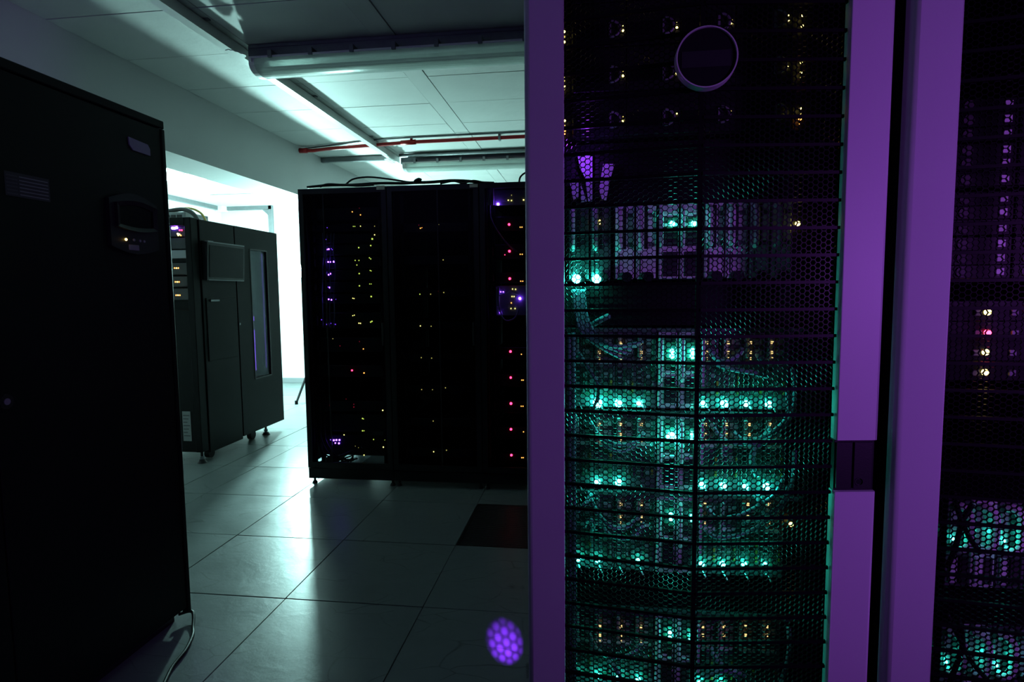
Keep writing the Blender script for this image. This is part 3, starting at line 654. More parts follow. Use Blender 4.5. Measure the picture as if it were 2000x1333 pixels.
for k, (px, lab) in enumerate(((631, 'leftmost'), (638, 'second'), (645, 'third'), (653, 'rightmost'))):
    pts = [atY(px+random.uniform(-2, 2), yy, 3.768-.010*math.sin(j*1.3+k)-.008) for j, yy in enumerate((455, 490, 520, 545, 575, 605, 640))]
    cable('%s of four thin grey cables hanging past violet lights in the leftmost rack' % lab, pts, .0035, m_blue, cg)
for k in range(3):
    pts = [atY(620+k*7, 800+k*6, 3.76), atY(618+k*9, 850+k*4, 3.752), atY(632+k*10, 885, 3.752), atY(655+k*8, 893+k*4, 3.757), atY(690+k*4, 880+k*8, 3.765)]
    cable('%s black cable sagging at the foot of the leftmost far rack' % ('upper', 'middle', 'lower')[k], pts, .005, m_cable, cg)
for k in range(4):
    pts = [atY(648+k*6, 890, 4.1), atY(650+k*9, 905-k*2, 4.0), atY(668+k*5, 898+k*3, 3.95), atY(690, 900-k*4, 3.9)]
    cable('%s thin black cable in the bright gap at the foot of the leftmost rack' % ORD[k], pts, .006, m_cable, cg)
# violet lit plates
for nm, (px0, px1, py0, py1) in (('upper', (952, 966, 366, 402)), ('lower', (970, 977, 562, 600))):
    a_, b_ = atY(px0, py0, UY+.01), atY(px1, py1, UY+.01)
    tag(MB().box(a_.x, b_.x, UY-.022, UY-.004, b_.z, a_.z, .002).build('cable_guide', m_pale), '%s pale cable guide glowing violet in the rightmost far rack' % nm, 'cable guide')
# cables lying over the rack tops
ctop = [
 ('long thin black cable arching high over the far rack tops', [(676, 360), (690, 350), (720, 346), (760, 350), (800, 356), (830, 358)], .006, 3.85),
 ('black cable lying along the top of the leftmost far rack', [(600, 366), (640, 362), (690, 361), (740, 358), (790, 358), (830, 356)], .009, 3.80),
 ('black cable with a low hump on the leftmost far rack', [(625, 365), (640, 360), (665, 361), (700, 363), (730, 361)], .007, 3.77),
 ('thick black cable bundle along the middle far rack top', [(800, 357), (840, 356), (880, 353), (915, 354), (940, 357), (965, 358)], .010, 3.80),
 ('black cable with two humps on the middle far rack', [(860, 359), (885, 354), (905, 358), (925, 353), (950, 359)], .006, 3.76),
 ('thin black cable rising beside the grey door frame', [(1014, 360), (1015, 350), (1018, 344), (1026, 338), (1040, 334)], .006, 3.80),
 ('short stub of thick black cable standing on the middle far rack', [(810, 359), (812, 354), (818, 351), (822, 353)], .012, 3.78)]
for lab, pts, r_, Y in ctop:
    P = [atY(x, y, Y) for x, y in pts]
    P = [Vector((p.x, p.y, max(p.z, FZ1+r_))) for p in P]
    cable(lab, P, r_, m_cable, 'cables lying on the far racks')

# ================================================================== NEAR SERVER CABINETS with angled perforated doors
TAN = math.tan(math.radians(7.5)); YC = 0.976
def hex_sheet(W, H, pitch, wall, depth, name):
    R = pitch/math.sqrt(3); Ri = (pitch-wall)/math.sqrt(3); dx = 1.5*R
    V_, F_ = [], []
    cs = [(math.cos(math.pi*k/3), math.sin(math.pi*k/3)) for k in range(6)]
    nc = int(W/dx)+1; nr = int(H/pitch)+1
    for c in range(nc):
        for r in range(nr):
            cx_, cz = c*dx, r*pitch+(pitch/2 if c % 2 else 0)
            b = len(V_)
            for (rr, yy) in ((R, 0), (Ri, 0), (Ri, depth), (R, depth)):
                V_.extend((cx_+rr*x, yy, cz+rr*z) for x, z in cs)
            for k in range(6):
                j = (k+1) % 6
                F_.append((b+k, b+j, b+6+j, b+6+k)); F_.append((b+6+k, b+6+j, b+12+j, b+12+k)); F_.append((b+12+k, b+12+j, b+18+j, b+18+k))
    me = bpy.data.meshes.new(name); me.from_pydata(V_, [], F_); me.materials.append(m_sheet)
    return me
XL, XC, XR = -0.109, 0.1745, 0.4655
SW, Z0D, Z1D, RIBP = 0.0665, 0.095, 1.985, 0.04335
RIBS = [1.2125+RIBP*k for k in range(-25, 18)]
sheet_me = hex_sheet(0.218, Z1D-Z0D-.06, 0.0091, 0.0012, 0.0030, 'perforated_sheet')
def Yd(x, xc): return YC+abs(x-xc)*TAN
def rounded_poly(pts, rad, seg=4):
    out = []; n = len(pts)
    for i in range(n):
        p0, p1, p2 = Vector(pts[i-1]), Vector(pts[i]), Vector(pts[(i+1) % n]); r_ = rad[i]
        if r_ <= 0: out.append(tuple(p1)); continue
        a = p1+(p0-p1).normalized()*r_; b = p1+(p2-p1).normalized()*r_
        for k in range(seg+1):
            t = k/seg; out.append(tuple(a.lerp(p1, t).lerp(p1.lerp(b, t), t)))
    return out
def near_cabinet(dx, label, add_patch_lamp):
    xl, xc, xr = XL+dx, XC+dx, XR+dx
    t = thing('server_cabinet', label, 'server cabinet', (xc, 1.5, 0), 'near row of server cabinets')
    Y0, Y1 = 1.050, 1.945
    for x0, x1 in ((xl+.002, xl+.008), (xr-.008, xr-.002)): bx('side_panel', m_rack, t, x0, x1, Y0, Y1, .05, 2.0)
    if add_patch_lamp:   # unseen violet spot and honeycomb grid, added to throw a dotted patch on the floor
        a, b = Vector((-.116, 1.30, .40)), Vector((-.306, 2.055, 0)); d = (b-a).normalized(); R3 = d.to_track_quat('Y', 'Z')
        can = MB(); can.tube([a-d*.02, a+d*.085], .0085, 14, closed_ends=False)
        can = can.build('helper_lamp_can', m_rack, t)
        g = obj('helper_gobo_grid', hex_sheet(.030, .030, .0036, .0008, .0006, 'helper_gobo_grid'), m_sheet, can)
        g.rotation_mode = 'QUATERNION'; g.rotation_quaternion = R3; g.location = a+d*.10-R3 @ Vector((.015, 0, .016))
        lamp('violet_helper_spot', 'SPOT', a, 560.0, (0.24, 0.03, 1.0), .0009, target=b, spot=9.6, blend=1.0)
    bx('top_panel', m_rack, t, xl, xr, Y0, Y1, 1.985, 2.0); bx('base', m_rack, t, xl, xr, Y0, Y1, .03, .09)
    bx('rear_door', m_rack, t, xl, xr, Y1, Y1+.02, .05, 2.0)
    for xx, yy in ((xl+.04, 1.1), (xr-.04, 1.1), (xl+.04, 1.88), (xr-.04, 1.88)):
        MB().cyl((xx, yy, .0), (xx, yy, .032), .02, 12).build('foot', m_dark, t)
    for xx in (xc-.238, xc+.238):
        MB().box(xx-.010, xx+.010, 1.146, 1.17, .09, 1.985).build('mounting_rail', m_rack, t)
    # front door
    door = MB()
    door.box(xl+.004, xr-.004, 1.030, 1.046, Z0D, Z0D+.03); door.box(xl+.004, xr-.004, 1.030, 1.046, Z1D-.03, Z1D)
    for x0, x1 in ((xl+.006, xl+.050), (xr-.050, xr-.006)): door.box(x0, x1, 1.032, 1.046, Z0D+.03, Z1D-.03)
    door = door.build('door', m_rack, t)
    # stiles; the right one is broken by the latch
    def stile(x0, x1, z0, z1, big_left):
        q = [(x0, Yd(x0, xc)), (x1, Yd(x1, xc)), (x1, Yd(x1, xc)+.024), (x0, Yd(x0, xc)+.024)]
        rad = [.010 if big_left else .002, .002 if big_left else .004, 0, 0]
        o = MB().prism(rounded_poly(q, rad, 5), 'z', z0, z1).build('stile', m_stile, door)
        for p in o.data.polygons: p.use_smooth = abs(p.normal.z) < .5 and p.area < (z1-z0)*.006
        return o
    stile(xl, xl+SW, Z0D, Z1D, True)
    lz0, lz1 = 0.956, 1.042
    stile(xr-SW, xr, Z0D, lz0, False); stile(xr-SW, xr, lz1, Z1D, False)
    # latch recess
    q = lambda o_, x0, x1: [(x0, Yd(x0, xc)+o_), (x1, Yd(x1, xc)+o_), (x1, Yd(x1, xc)+.022), (x0, Yd(x0, xc)+.022)]
    la = MB().prism(q(.009, xr-SW+.001, xr-.001), 'z', lz0, lz1).build('latch_recess', m_black, door)
    MB().prism(q(.004, xr-SW+.003, xr-SW+.028), 'z', lz0+.005, lz1-.005).build('latch_plate', m_rack, door)
    MB().prism(q(.004, xr-SW+.032, xr-.006), 'z', lz0+.005, lz1-.005).build('latch_lever', m_rack, door)
    cxk = xr-.026; yk = Yd(cxk, xc)+.0035
    MB().ring((cxk, yk, lz0+.016), .0075, .0050, yk-.001, yk+.004, 24).build('keyhole_ring', m_dark, door)
    MB().cyl((cxk, yk-.0003, lz0+.016), (cxk, yk+.003, lz0+.016), .004, 14).build('keyhole', m_black, door)
    # perforated sheets
    SB = 0.014
    for s_ in (-1, 1):
        o = obj('perforated_sheet', sheet_me, m_sheet, door)
        if s_ < 0:
            o.location = (xl+SW, Yd(xl+SW, xc)+SB, Z0D+.03); o.rotation_euler = (0, 0, -math.radians(7.5))
        else:
            o.location = (xc+.003, YC+SB, Z0D+.03); o.rotation_euler = (0, 0, math.radians(7.5))
    # ribs, one pair for every rack unit
    rm = []
    for x0, x1 in ((xl+SW, xc-.0035), (xc+.0035, xr-SW-.002)):
        pl = [(x0, Yd(x0, xc)+SB-.0045), (x1, Yd(x1, xc)+SB-.0045), (x1, Yd(x1, xc)+SB+.0006), (x0, Yd(x0, xc)+SB+.0006)]
        mb = MB(); mb.prism(pl, 'z', -.0025, .0025); me = mb.mesh('rib'); me.materials.append(m_rib); rm.append(me)
    for z in RIBS:
        for me in rm:
            o = bpy.data.objects.new('rib', me); COL.objects.link(o); o.parent = door; o.matrix_parent_inverse = WINV(door); o.location = (0, 0, z)
    MB().prism([(xc-.0035, YC+SB-.002), (xc+.0035, YC+SB-.002), (xc+.0035, YC+SB+.008), (xc-.0035, YC+SB+.008)], 'z', Z0D, Z1D).build('mullion', m_rib, door)
    # round emblem straddling the crease
    e = atY(1380, 113, 0.962); ec = Vector((e.x+dx, .962, e.z))
    em = MB().cyl((ec.x, .961, ec.z), (ec.x, .976, ec.z), .0435, 64).build('emblem', m_black, door)
    MB().ring(ec, .0462, .0428, .957, .974).build('emblem_rim', m_chrome, door, smooth=False)
    MB().box(ec.x-.037, ec.x+.036, .9602, .9612, ec.z-.014, ec.z+.010).build('emblem_band', m_dark, door)
    return t
near_cabinet(0.0, 'black server cabinet full of teal lights behind a hexagonal mesh door', True)
near_cabinet(0.6, 'partly seen server cabinet with a mesh door at the right edge', False)

YF = 1.15
def Px(px, y=700): return atY(px, y, YF).x
def Pz(py, x=1300): return atY(x, py, YF).z
# ---- four-bay storage servers at the top of the mesh cabinet
srv = [(-28, 'mostly hidden at the very top of', []), (60, 'uppermost fully visible in', [(1102, 62, 4, L_YEL), (1102, 72, 3, L_YELD), (1102, 82, 4, L_YEL), (1217, 60, 3.6, L_YEL), (1217, 51, 2, L_YEL), (1322, 54, 3.6, L_YEL), (1322, 45, 2, L_YEL), (1430, 46, 2.8, L_YEL), (1430, 39, 1.6, L_YELD), (1540, 39, 3.6, L_YEL), (1540, 30, 2, L_YEL), (1568, 30, 4, L_YEL), (1567.5, 40, 2.4, L_YELD), (1567, 51, 4.2, L_YEL)]),
       (148, 'crossed by the round emblem in', [(1102, 150, 2.4, L_YEL), (1102, 158, 2.6, L_YELD), (1102, 168, 4, L_YEL), (1102, 177, 2.6, L_YELD), (1217, 148, 3.8, L_YEL), (1217, 139, 1.8, L_YELD), (1322, 143, 3.8, L_YEL), (1430, 137, 1.6, L_YEL), (1538, 131, 3.4, L_YEL), (1538, 122, 1.8, L_YEL), (1565, 122, 4, L_YEL), (1564.5, 133, 2, L_YELD), (1564.5, 142, 3.4, L_YEL), (1564, 152, 2.2, L_YELD)]),
       (236, 'with an orange light in', [(1103, 236, 3.6, L_YEL), (1103, 245, 2.2, L_YELD), (1103, 255, 3.8, L_ORA), (1103, 262, 2, L_ORA), (1217, 236, 3.6, L_YEL), (1217, 228, 1.8, L_YELD), (1322, 222, 2.2, L_YEL), (1428, 217, 1.6, L_YELD), (1536, 221, 3.6, L_YEL), (1536, 212, 2, L_YELD), (1563, 212, 3.8, L_YEL), (1563, 222, 3, L_YELD), (1562.5, 232, 5.2, L_ORA), (1562, 242, 2, L_ORA)])]
for yl, how, leds in srv:
    z = Pz(yl+2, 1217); z0, z1 = z-.030, z+.056
    t = thing('storage_server', 'black drive-bay server %s the mesh cabinet' % how, 'server', (XC, 1.4, z0), 'storage servers behind the mesh door')
    MB().box(XC-.222, XC+.222, YF+.012, 1.6, z0+.001, z1-.001).build('chassis', m_rack, t)
    MB().box(XC-.242, XC+.242, YF+.004, YF+.012, z0+.001, z1-.001, .001).build('faceplate', m_rack, t)
    for k, px in enumerate((1217, 1322, 1430, 1540)):
        xe = Px(px, yl)+.008
        tr = MB().box(xe-.102, xe, YF-.004, YF+.006, z0+.004, z1-.004, .0015).build('drive_tray', m_dark, t)
        hd = []
        for q_ in range(9):
            a = -math.pi/2+math.pi*q_/8; hd.append((xe-.030+.016*math.cos(a), YF-.010, z+.002+.014*math.sin(a)))
        MB().tube(hd, .0022, 6).build('handle', m_grey, tr)
        MB().box(xe-.034, xe-.030, YF-.007, YF-.003, z-.012, z+.016).build('latch', m_grey, tr)
        MB().box(xe-.098, xe-.040, YF-.006, YF-.003, z-.010, z+.014).build('vent', m_black, tr)
    for px, py, sz, mm in leds: lamp_dot(t, atY(px, py, YF-.006), sz*.00058, mm)
# ---- blank panels
for y0, y1, how in ((272, 394, 'above the pale modules'), (552, 637, 'below the pale modules'), (1122, 1190, 'above the lowest blade enclosure')):
    z1, z0 = Pz(y0), Pz(y1)
    t = thing('blank_panel', 'plain black blanking panel %s in the mesh cabinet' % how, 'panel', (XC, YF, z0))
    MB().box(XC-.242, XC+.242, YF+.012, YF+.018, z0, z1, .001).build('plate', m_rack, t)
    k = 0; zz = z0+.012
    while zz < z1-.008:
        MB().box(XC-.20, XC+.20, YF+.009, YF+.0125, zz, zz+.004).build('ridge', m_rack, t); zz += .0148
    for xx in (XC-.232, XC+.232): MB().cyl((xx, YF+.005, (z0+z1)/2), (xx, YF+.013, (z0+z1)/2), .005, 10).build('screw', m_galv, t)
# ---- pale module chassis
def d_handle(mb, x, z0, z1, y, out, r_):
    mb.tube([(x, y, z1), (x, y-out*.7, z1-.002), (x, y-out, z1-.012), (x, y-out, (z0+z1)/2), (x, y-out, z0+.012), (x, y-out*.7, z0+.002), (x, y, z0)], r_, 8, smooth=3)
z1, z0 = Pz(397), Pz(547)
t = thing('module_chassis', 'chassis of pale upright modules lit violet, behind the mesh door', 'chassis', (XC, 1.4, z0))
MB().box(XC-.222, XC+.222, YF+.014, 1.6, z0, z1).build('chassis', m_rack, t)
MB().box(XC-.242, XC+.242, YF+.006, YF+.014, z0, z1).build('frame', m_rack, t)
mods = [(1110, 1150), (1153, 1192), (1200, 1237), (1240, 1279), (1284, 1322), (1325, 1364), (1372, 1409), (1412, 1452), (1458, 1496), (1499, 1537)]
for k, (a, b) in enumerate(mods):
    x0, x1 = Px(a), Px(b)
    kind = 'switch' if k in (4, 5) else 'plain'
    md = MB().box(x0+.0008, x1-.0008, YF-.006, YF+.008, z0+.002, z1-.002, .0012).build('module', m_mod if k > 1 else m_mid, t)
    wd = x1-x0
    if kind == 'plain':
        hb = MB(); d_handle(hb, x0+wd*.22, z0+.060, z1-.010, YF-.006, .016, .0048); hb.build('handle', m_pale, md, smooth=True)
        MB().box(x0+wd*.40, x0+wd*.58, YF-.0075, YF-.005, z0+.058, z1-.006, .001).build('slot', m_dark, md)
        MB().box(x0+wd*.64, x0+wd*.90, YF-.0075, YF-.005, z1-.026, z1-.018).build('slot', m_mid, md)
        MB().box(x0+wd*.64, x0+wd*.90, YF-.0075, YF-.005, z0+.062, z0+.070).build('slot', m_mid, md)
        MB().box(x0+wd*.20, x0+wd*.24, YF-.0075, YF-.005, z0+.012, z0+.052).build('slot', m_dark, md)
        MB().cyl((x0+wd*.62, YF-.014, z0+.006), (x0+wd*.62, YF-.004, z0+.006), .0095, 14).build('thumb_screw', m_dark, md)
    else:
        for za, zb2 in ((z1-.050, z1-.026), (z0+.062, z0+.094), (z0+.006, z0+.052)):
            MB().box(x0+wd*.22, x0+wd*.95, YF-.008, YF-.005, za, zb2).build('port_block', m_ink, md)
            for q_ in range(3):
                zz = za+(zb2-za)*(q_+.5)/3
                MB().box(x0+wd*.28, x0+wd*.90, YF-.0092, YF-.0078, zz-.0016, zz+.0016).build('port', m_board, md)
        for zz in (z1-.022, z0+.099): MB().box(x0+wd*.25, x0+wd*.92, YF-.010, YF-.006, zz, zz+.005).build('tab', m_pale, md)
        hb = MB(); d_handle(hb, x0+wd*.10, z0+.062, z1-.012, YF-.006, .010, .0032); hb.build('handle', m_pale, md, smooth=True)
        lamp_dot(md, atY((1313, 1355)[k-4], 437, YF-.010), .0052, L_TEAL)
for px in (1126, 1165): lamp_dot(t, atY(px, 545, YF-.012), .0088, L_TEAL_B)
lamp_dot(t, atY(1558, 437, YF-.004), .0045, L_YEL)
for dy in (-3, 3): lamp_dot(t, atY(1171, 434+dy, YF-.010), .0016, L_YEL)
# ---- blade enclosures
encl = [
 (641, 799, 'topmost blade enclosure with seven bright teal lights along its bottom', [(1167, 788, 9, 'B'), (1208, 788, 7.4, 'T'), (1248, 788.5, 6.6, 'T'), (1373, 789, 6.4, 'T'), (1414.5, 789, 7, 'T'), (1457.5, 789, 6, 'T'), (1501, 790, 6, 'T')],
  [(1312.5, 686, 4.6), (1312.5, 696, 5), (1353, 686, 5.6), (1353, 696, 5.6)], 668, 687, [1171, 1213, 1253, 1380.5, 1423, 1466, 1508.5]),
 (803, 957, 'second blade enclosure from the top, with one dazzling central teal light', [(1167, 942, 6, 'T'), (1208, 943, 6.6, 'T'), (1371, 948, 6.4, 'T'), (1412.5, 949, 6, 'T'), (1456, 951, 5.4, 'T'), (1497, 951, 6.6, 'T')],
  [(1311, 854, 9.5), (1351.5, 847.5, 4), (1351.5, 857, 4)], 828, 847.5, [1171, 1213, 1253, 1378, 1420, 1463.5, 1506]),
 (962, 1119, 'third blade enclosure from the top, behind looping cables', [(1129, 1092, 5.2, 'T'), (1167, 1094, 5.2, 'T'), (1208, 1096, 2.4, 'S'), (1247, 1096, 4.8, 'T'), (1370.5, 1102.5, 5, 'T'), (1411, 1102.5, 5.4, 'T'), (1453.5, 1103, 5, 'T'), (1494.5, 1104, 4.4, 'T')],
  [(1310, 1006, 4.2), (1310, 1016, 3.6), (1350.5, 1008, 3), (1350.5, 1018, 2)], 984, 1008, [1213, 1253, 1377, 1461, 1502.5]),
 (1192, 1350, 'lowest blade enclosure with teal lights, below a blank panel', [(1132, 1316, 2.6, 'S'), (1167, 1321, 5.2, 'T'), (1208, 1324, 4.6, 'T'), (1246.5, 1328, 4.6, 'T'), (1367, 1336, 5, 'T'), (1408, 1337, 5, 'T')],
  [(1308.5, 1237, 4), (1308.5, 1246, 3.8), (1349, 1239, 2.6), (1348.5, 1248, 3.6)], 1223, 1240, [1172, 1213, 1252, 1373, 1414, 1456.5, 1498]),
]
for e_i, (y0, y1, lab, big, mid, ya_, yb_, amb) in enumerate(encl):
    z1, z0 = Pz(y0), Pz(y1); H = z1-z0
    t = thing('blade_enclosure', lab, 'blade enclosure', (XC, 1.4, z0), 'blade enclosures behind the mesh door')
    MB().box(XC-.222, XC+.222, YF+.016, 1.6, z0, z1).build('chassis', m_rack, t)
    MB().box(XC-.242, XC+.242, YF+.008, YF+.016, z0, z1).build('frame', m_rack, t)
    MB().box(XC-.225, XC+.225, YF-.006, YF+.008, z1-.007, z1-.0005).build('top_strip', m_mid, t)
    blades = []
    for px in (1126, 1167, 1208, 1248, 1373, 1414, 1457, 1501):
        x0 = Px(px)-.0055; x1 = x0+.0385
        bl = MB().box(x0, x1, YF-.002, YF+.010, z0+.002, z1-.008, .001).build('blade', m_mid, t)
        blades.append((px, bl, x0))
        # vent strip, board, connectors, lever
        MB().box(x0+.003, x0+.012, YF-.0035, YF-.001, z0+.018, z0+H*.52).build('vent', m_ink, bl)
        for q_ in range(5):
            zz = z0+.024+q_*H*.075
            MB().box(x0+.0035, x0+.0115, YF-.0045, YF-.0032, zz, zz+.003).build('fin', m_grey, bl)
        MB().box(x0+.016, x0+.034, YF-.0035, YF-.001, z0+H*.16, z0+H*.50).build('board', m_board, bl)
        for q_ in range(3):
            zz = z0+H*(.20+.095*q_)
            if random.random() < .8: MB().box(x0+.030, x0+.0335, YF-.0055, YF-.003, zz, zz+.009).build('connector', m_amber if (px > 1300 or random.random() < .25) else m_grey, bl)
            MB().box(x0+.018, x0+.026, YF-.005, YF-.003, zz, zz+.006+.004*random.random()).build('chip', m_grey if random.random() < .6 else m_ink, bl)
        MB().box(x0+.004, x0+.033, YF-.004, YF-.001, z0+H*.56, z0+H*.60).build('label_strip', m_pale, bl)
        MB().box(x0+.003, x0+.010, YF-.010, YF-.001, z0+H*.64, z1-.014, .0015).build('lever', m_grey, bl)
        MB().box(x0+.016, x0+.034, YF-.004, YF-.001, z0+H*.64, z1-.016).build('port_panel', m_ink, bl)
        for q_ in range(2):
            zz = z0+H*(.68+.12*q_); MB().box(x0+.018, x0+.032, YF-.0052, YF-.0035, zz, zz+.010).build('port', m_grey, bl)
        # bent light pipe under the bottom light
        MB().tube([(x0+.010, YF-.004, z0+.009), (x0+.013, YF-.016, z0+.006), (x0+.016, YF-.018, z0+.0)], .0016, 6).build('light_pipe', m_pale, bl)
    def host(px): return min(blades, key=lambda b: abs(b[0]-px))[1]
    for px, py, sz, kd in big: lamp_dot(host(px), atY(px, py, YF-.010), sz*.00104, {'B': L_TEAL_B, 'T': L_TEAL, 'S': L_TEAL_S}[kd])
    for px in amb:
        for yy, s_ in ((ya_, 1.0), (yb_, .9), (yb_+12, .6)):
            p = atY(px, yy, YF-.012)
            o = MB().box(-.0022*s_, .0022*s_, -.001, .001, -.0009*s_, .0009*s_).build('status_light', L_AMB, None); o.parent = host(px); o.matrix_parent_inverse = WINV(o.parent); o.location = p
            o2 = MB().box(-.0022*s_, .0022*s_, -.001, .001, -.0009*s_, .0009*s_).build('status_light', L_AMB, None); o2.parent = host(px); o2.matrix_parent_inverse = WINV(o2.parent); o2.location = p+Vector((0, 0, -.0035))
    for k, (a, b) in enumerate(((1284, 1322), (1325, 1364))):
        x0, x1 = Px(a), Px(b); wd = x1-x0
        sm = MB().box(x0+.0008, x1-.0008, YF-.004, YF+.010, z0+.002, z1-.008, .001).build('switch_module', m_pale, t)
        MB().box(x0+wd*.34, x0+wd*.95, YF-.006, YF-.003, z0+H*.48, z1-.014).build('port_block', m_ink, sm)
        MB().box(x0+wd*.34, x0+wd*.95, YF-.006, YF-.003, z0+.012, z0+H*.38).build('port_block', m_ink, sm)
        for q_ in range(4):
            zz = z0+H*.52+q_*H*.09; MB().box(x0+wd*.40, x0+wd*.90, YF-.0075, YF-.0055, zz, zz+.006).build('port', m_board, sm)
            zz = z0+.018+q_*H*.085; MB().box(x0+wd*.40, x0+wd*.90, YF-.0075, YF-.0055, zz, zz+.005).build('port', m_ink, sm)
        hb = MB(); d_handle(hb, x0+wd*.14, z0+H*.36, z1-.018, YF-.004, .012, .0040); hb.build('handle', m_pale, sm, smooth=True)
        MB().box(x0+wd*.34, x0+wd*.92, YF-.012, YF-.004, z0+H*.42, z0+H*.45).build('tab', m_pale, sm)
        MB().box(x1-.0035, x1-.0012, YF-.012, YF-.004, z0+H*.30, z1-.012).build('guide', m_pale, sm)
        for px, py, sz in mid:
            if a < px < b: lamp_dot(sm, atY(px, py, YF-.012), sz*.00098, L_TEAL_B if sz > 8 else L_TEAL)
    # narrow pale bars right of the crease
    xb = Px(1371); MB().box(xb-.0022, xb+.0022, YF-.016, YF-.002, z0+H*.30, z1-.02).build('pale_bar', m_pale, t)
    xb = Px(1413); MB().box(xb-.0014, xb+.0014, YF-.014, YF-.002, z0+H*.45, z1-.02).build('pale_bar', m_pale, t)
lamp_dot(t, atY(1545, 1025, YF-.004), .0042, L_YEL)
# ---- violet lit cable comb behind the upper part of the door
rib_z = min(RIBS, key=lambda z: abs(z-atY(1143, 300, 1.0).z))
vt_ = thing('cable_comb', 'pale angled cable comb glowing violet high behind the mesh door', 'cable comb', (Px(1140), 1.14, Pz(400)))
def poly_px(pts, ya_, yb_): return [(atY(x, y, YF).x, atY(x, y, YF).z) for x, y in pts]
for pts in (((1128, 306), (1157, 306), (1157, 394), (1149, 394), (1143, 350), (1133, 330)), ((1134, 360), (1146, 394), (1135, 396)), ((1112, 352), (1130, 352), (1130, 385), (1120, 392)), ((1178, 322), (1200, 322), (1192, 350), (1184, 392), (1176, 392), (1170, 370))):
    MB().prism(poly_px(pts, 0, 0), 'y', 1.142, 1.150).build('tooth', m_pale, vt_)
pr = Vector((atY(1145, 300, 1.0).x, Yd(atY(1145, 300, 1.0).x, XC)+.012, rib_z)); dirv = (pr-CO)
lp = CO+dirv*(1.098/pr.y)
lamp_dot(vt_, lp, .0028, led('violet_helper', (0.30, 0.04, 1.0), 420))  # hidden violet emitter, added behind a rib to light the teeth
# ---- patch cables looping in front of the blades
pg = 'patch cables behind the mesh door'
def pc_(label, pts, r_=.0042, Y=1.118, mt=None):
    n = len(pts); P = []
    for i, (x, y) in enumerate(pts):
        tt = i/(n-1); P.append(atY(x, y, Y+.022*abs(2*tt-1)))
    cable(label, P, r_, mt or m_blue, pg, 'patch_cable')
for k in range(5):
    pc_('%s of five grey cables fanning down at upper left behind the mesh' % ORD[k], [(1120+k*5, 566), (1124+k*5, 610), (1134+k*6, 645), (1158+k*9, 668+k*2), (1190+k*12, 688-k*4), (1215+k*10, 700-k*8)], .0036)
pc_('short grey cable stub slanting upward at upper left behind the mesh', [(1158, 634), (1172, 626), (1188, 618)], .0058)
pc_('grey cable looping under the first left blades of the topmost enclosure', [(1130, 690), (1150, 720), (1170, 760), (1160, 800)])
pc_('large grey cable sweeping down the right side of the topmost enclosure', [(1548, 720), (1552, 770), (1543, 815), (1515, 848), (1470, 868), (1420, 862), (1392, 835)], .0040)
pc_('inner grey cable following the right sweep of the topmost enclosure', [(1538, 760), (1538, 810), (1515, 840), (1480, 858), (1440, 856)], .0040)
pc_('grey cable sagging between right blades of the topmost enclosure', [(1385, 682), (1398, 700), (1418, 708), (1440, 696), (1450, 682)], .0052)
pc_('short bright grey cable hooked below the third right blade', [(1478, 690), (1484, 700), (1495, 706), (1510, 704)], .0050)
pc_('grey cable loop hanging below the topmost enclosure right half', [(1400, 712), (1430, 722), (1470, 728), (1500, 735), (1525, 720)], .0048)
pc_('grey cable sagging at left of the second enclosure', [(1152, 822), (1170, 850), (1200, 868), (1235, 866), (1258, 845)], .0040)
pc_('grey cable sagging lower at left of the second enclosure', [(1165, 845), (1185, 872), (1215, 882), (1245, 868)], .0034)
pc_('thick grey cable crossing the right half of the second enclosure', [(1530, 830), (1505, 850), (1478, 872), (1468, 900), (1478, 930)], .0055)
pc_('grey cable dipping between right blades of the second enclosure', [(1432, 845), (1446, 858), (1470, 866), (1495, 850), (1502, 836)], .0055)
pc_('outer grey cable arc on the right of the third enclosure', [(1552, 880), (1548, 940), (1530, 985), (1495, 1020), (1450, 1044), (1400, 1050), (1378, 1035)], .0042)
pc_('inner grey cable arc on the right of the third enclosure', [(1532, 930), (1515, 965), (1480, 990), (1440, 1008), (1400, 1012), (1380, 990)], .0042)
pc_('second inner grey cable arc on the right of the third enclosure', [(1540, 950), (1526, 985), (1495, 1008), (1455, 1022)], .0040)
pc_('thick pale cable slanting up at the centre right of the third enclosure', [(1478, 968), (1486, 985), (1494, 1000)], .0068)
pc_('pale cable hook at left of the third enclosure', [(1148, 960), (1158, 985), (1172, 1010), (1196, 1030), (1225, 1028), (1250, 1006)], .0048)
pc_('small curled grey cable at lower left of the third enclosure', [(1142, 1030), (1146, 1018), (1155, 1016), (1160, 1028), (1155, 1040)], .0036)
pc_('grey cable sagging at far left of the third enclosure', [(1112, 1010), (1125, 1002), (1142, 985), (1155, 965)], .0045)
pc_('grey cable hanging below left blades of the third enclosure', [(1170, 1010), (1185, 1040), (1210, 1052), (1240, 1046), (1256, 1020)], .0040)
pc_('grey cable loop at left of the lowest enclosure', [(1150, 1236), (1165, 1268), (1195, 1284), (1230, 1280), (1252, 1256)], .0046)
pc_('grey cable slanting down at lower left of the lowest enclosure', [(1186, 1288), (1200, 1304), (1212, 1322), (1222, 1345)], .0050)
pc_('grey cable slanting down at the right of the lowest enclosure', [(1385, 1258), (1400, 1290), (1425, 1310), (1445, 1330)], .0046)
pc_('pale grey cable across the bottom right of the lowest enclosure', [(1370, 1322), (1400, 1312), (1440, 1314), (1470, 1330)], .0055)
pc_('faint grey cable down the right side of the lowest enclosure', [(1540, 1225), (1542, 1265), (1535, 1305), (1520, 1345)], .0046)
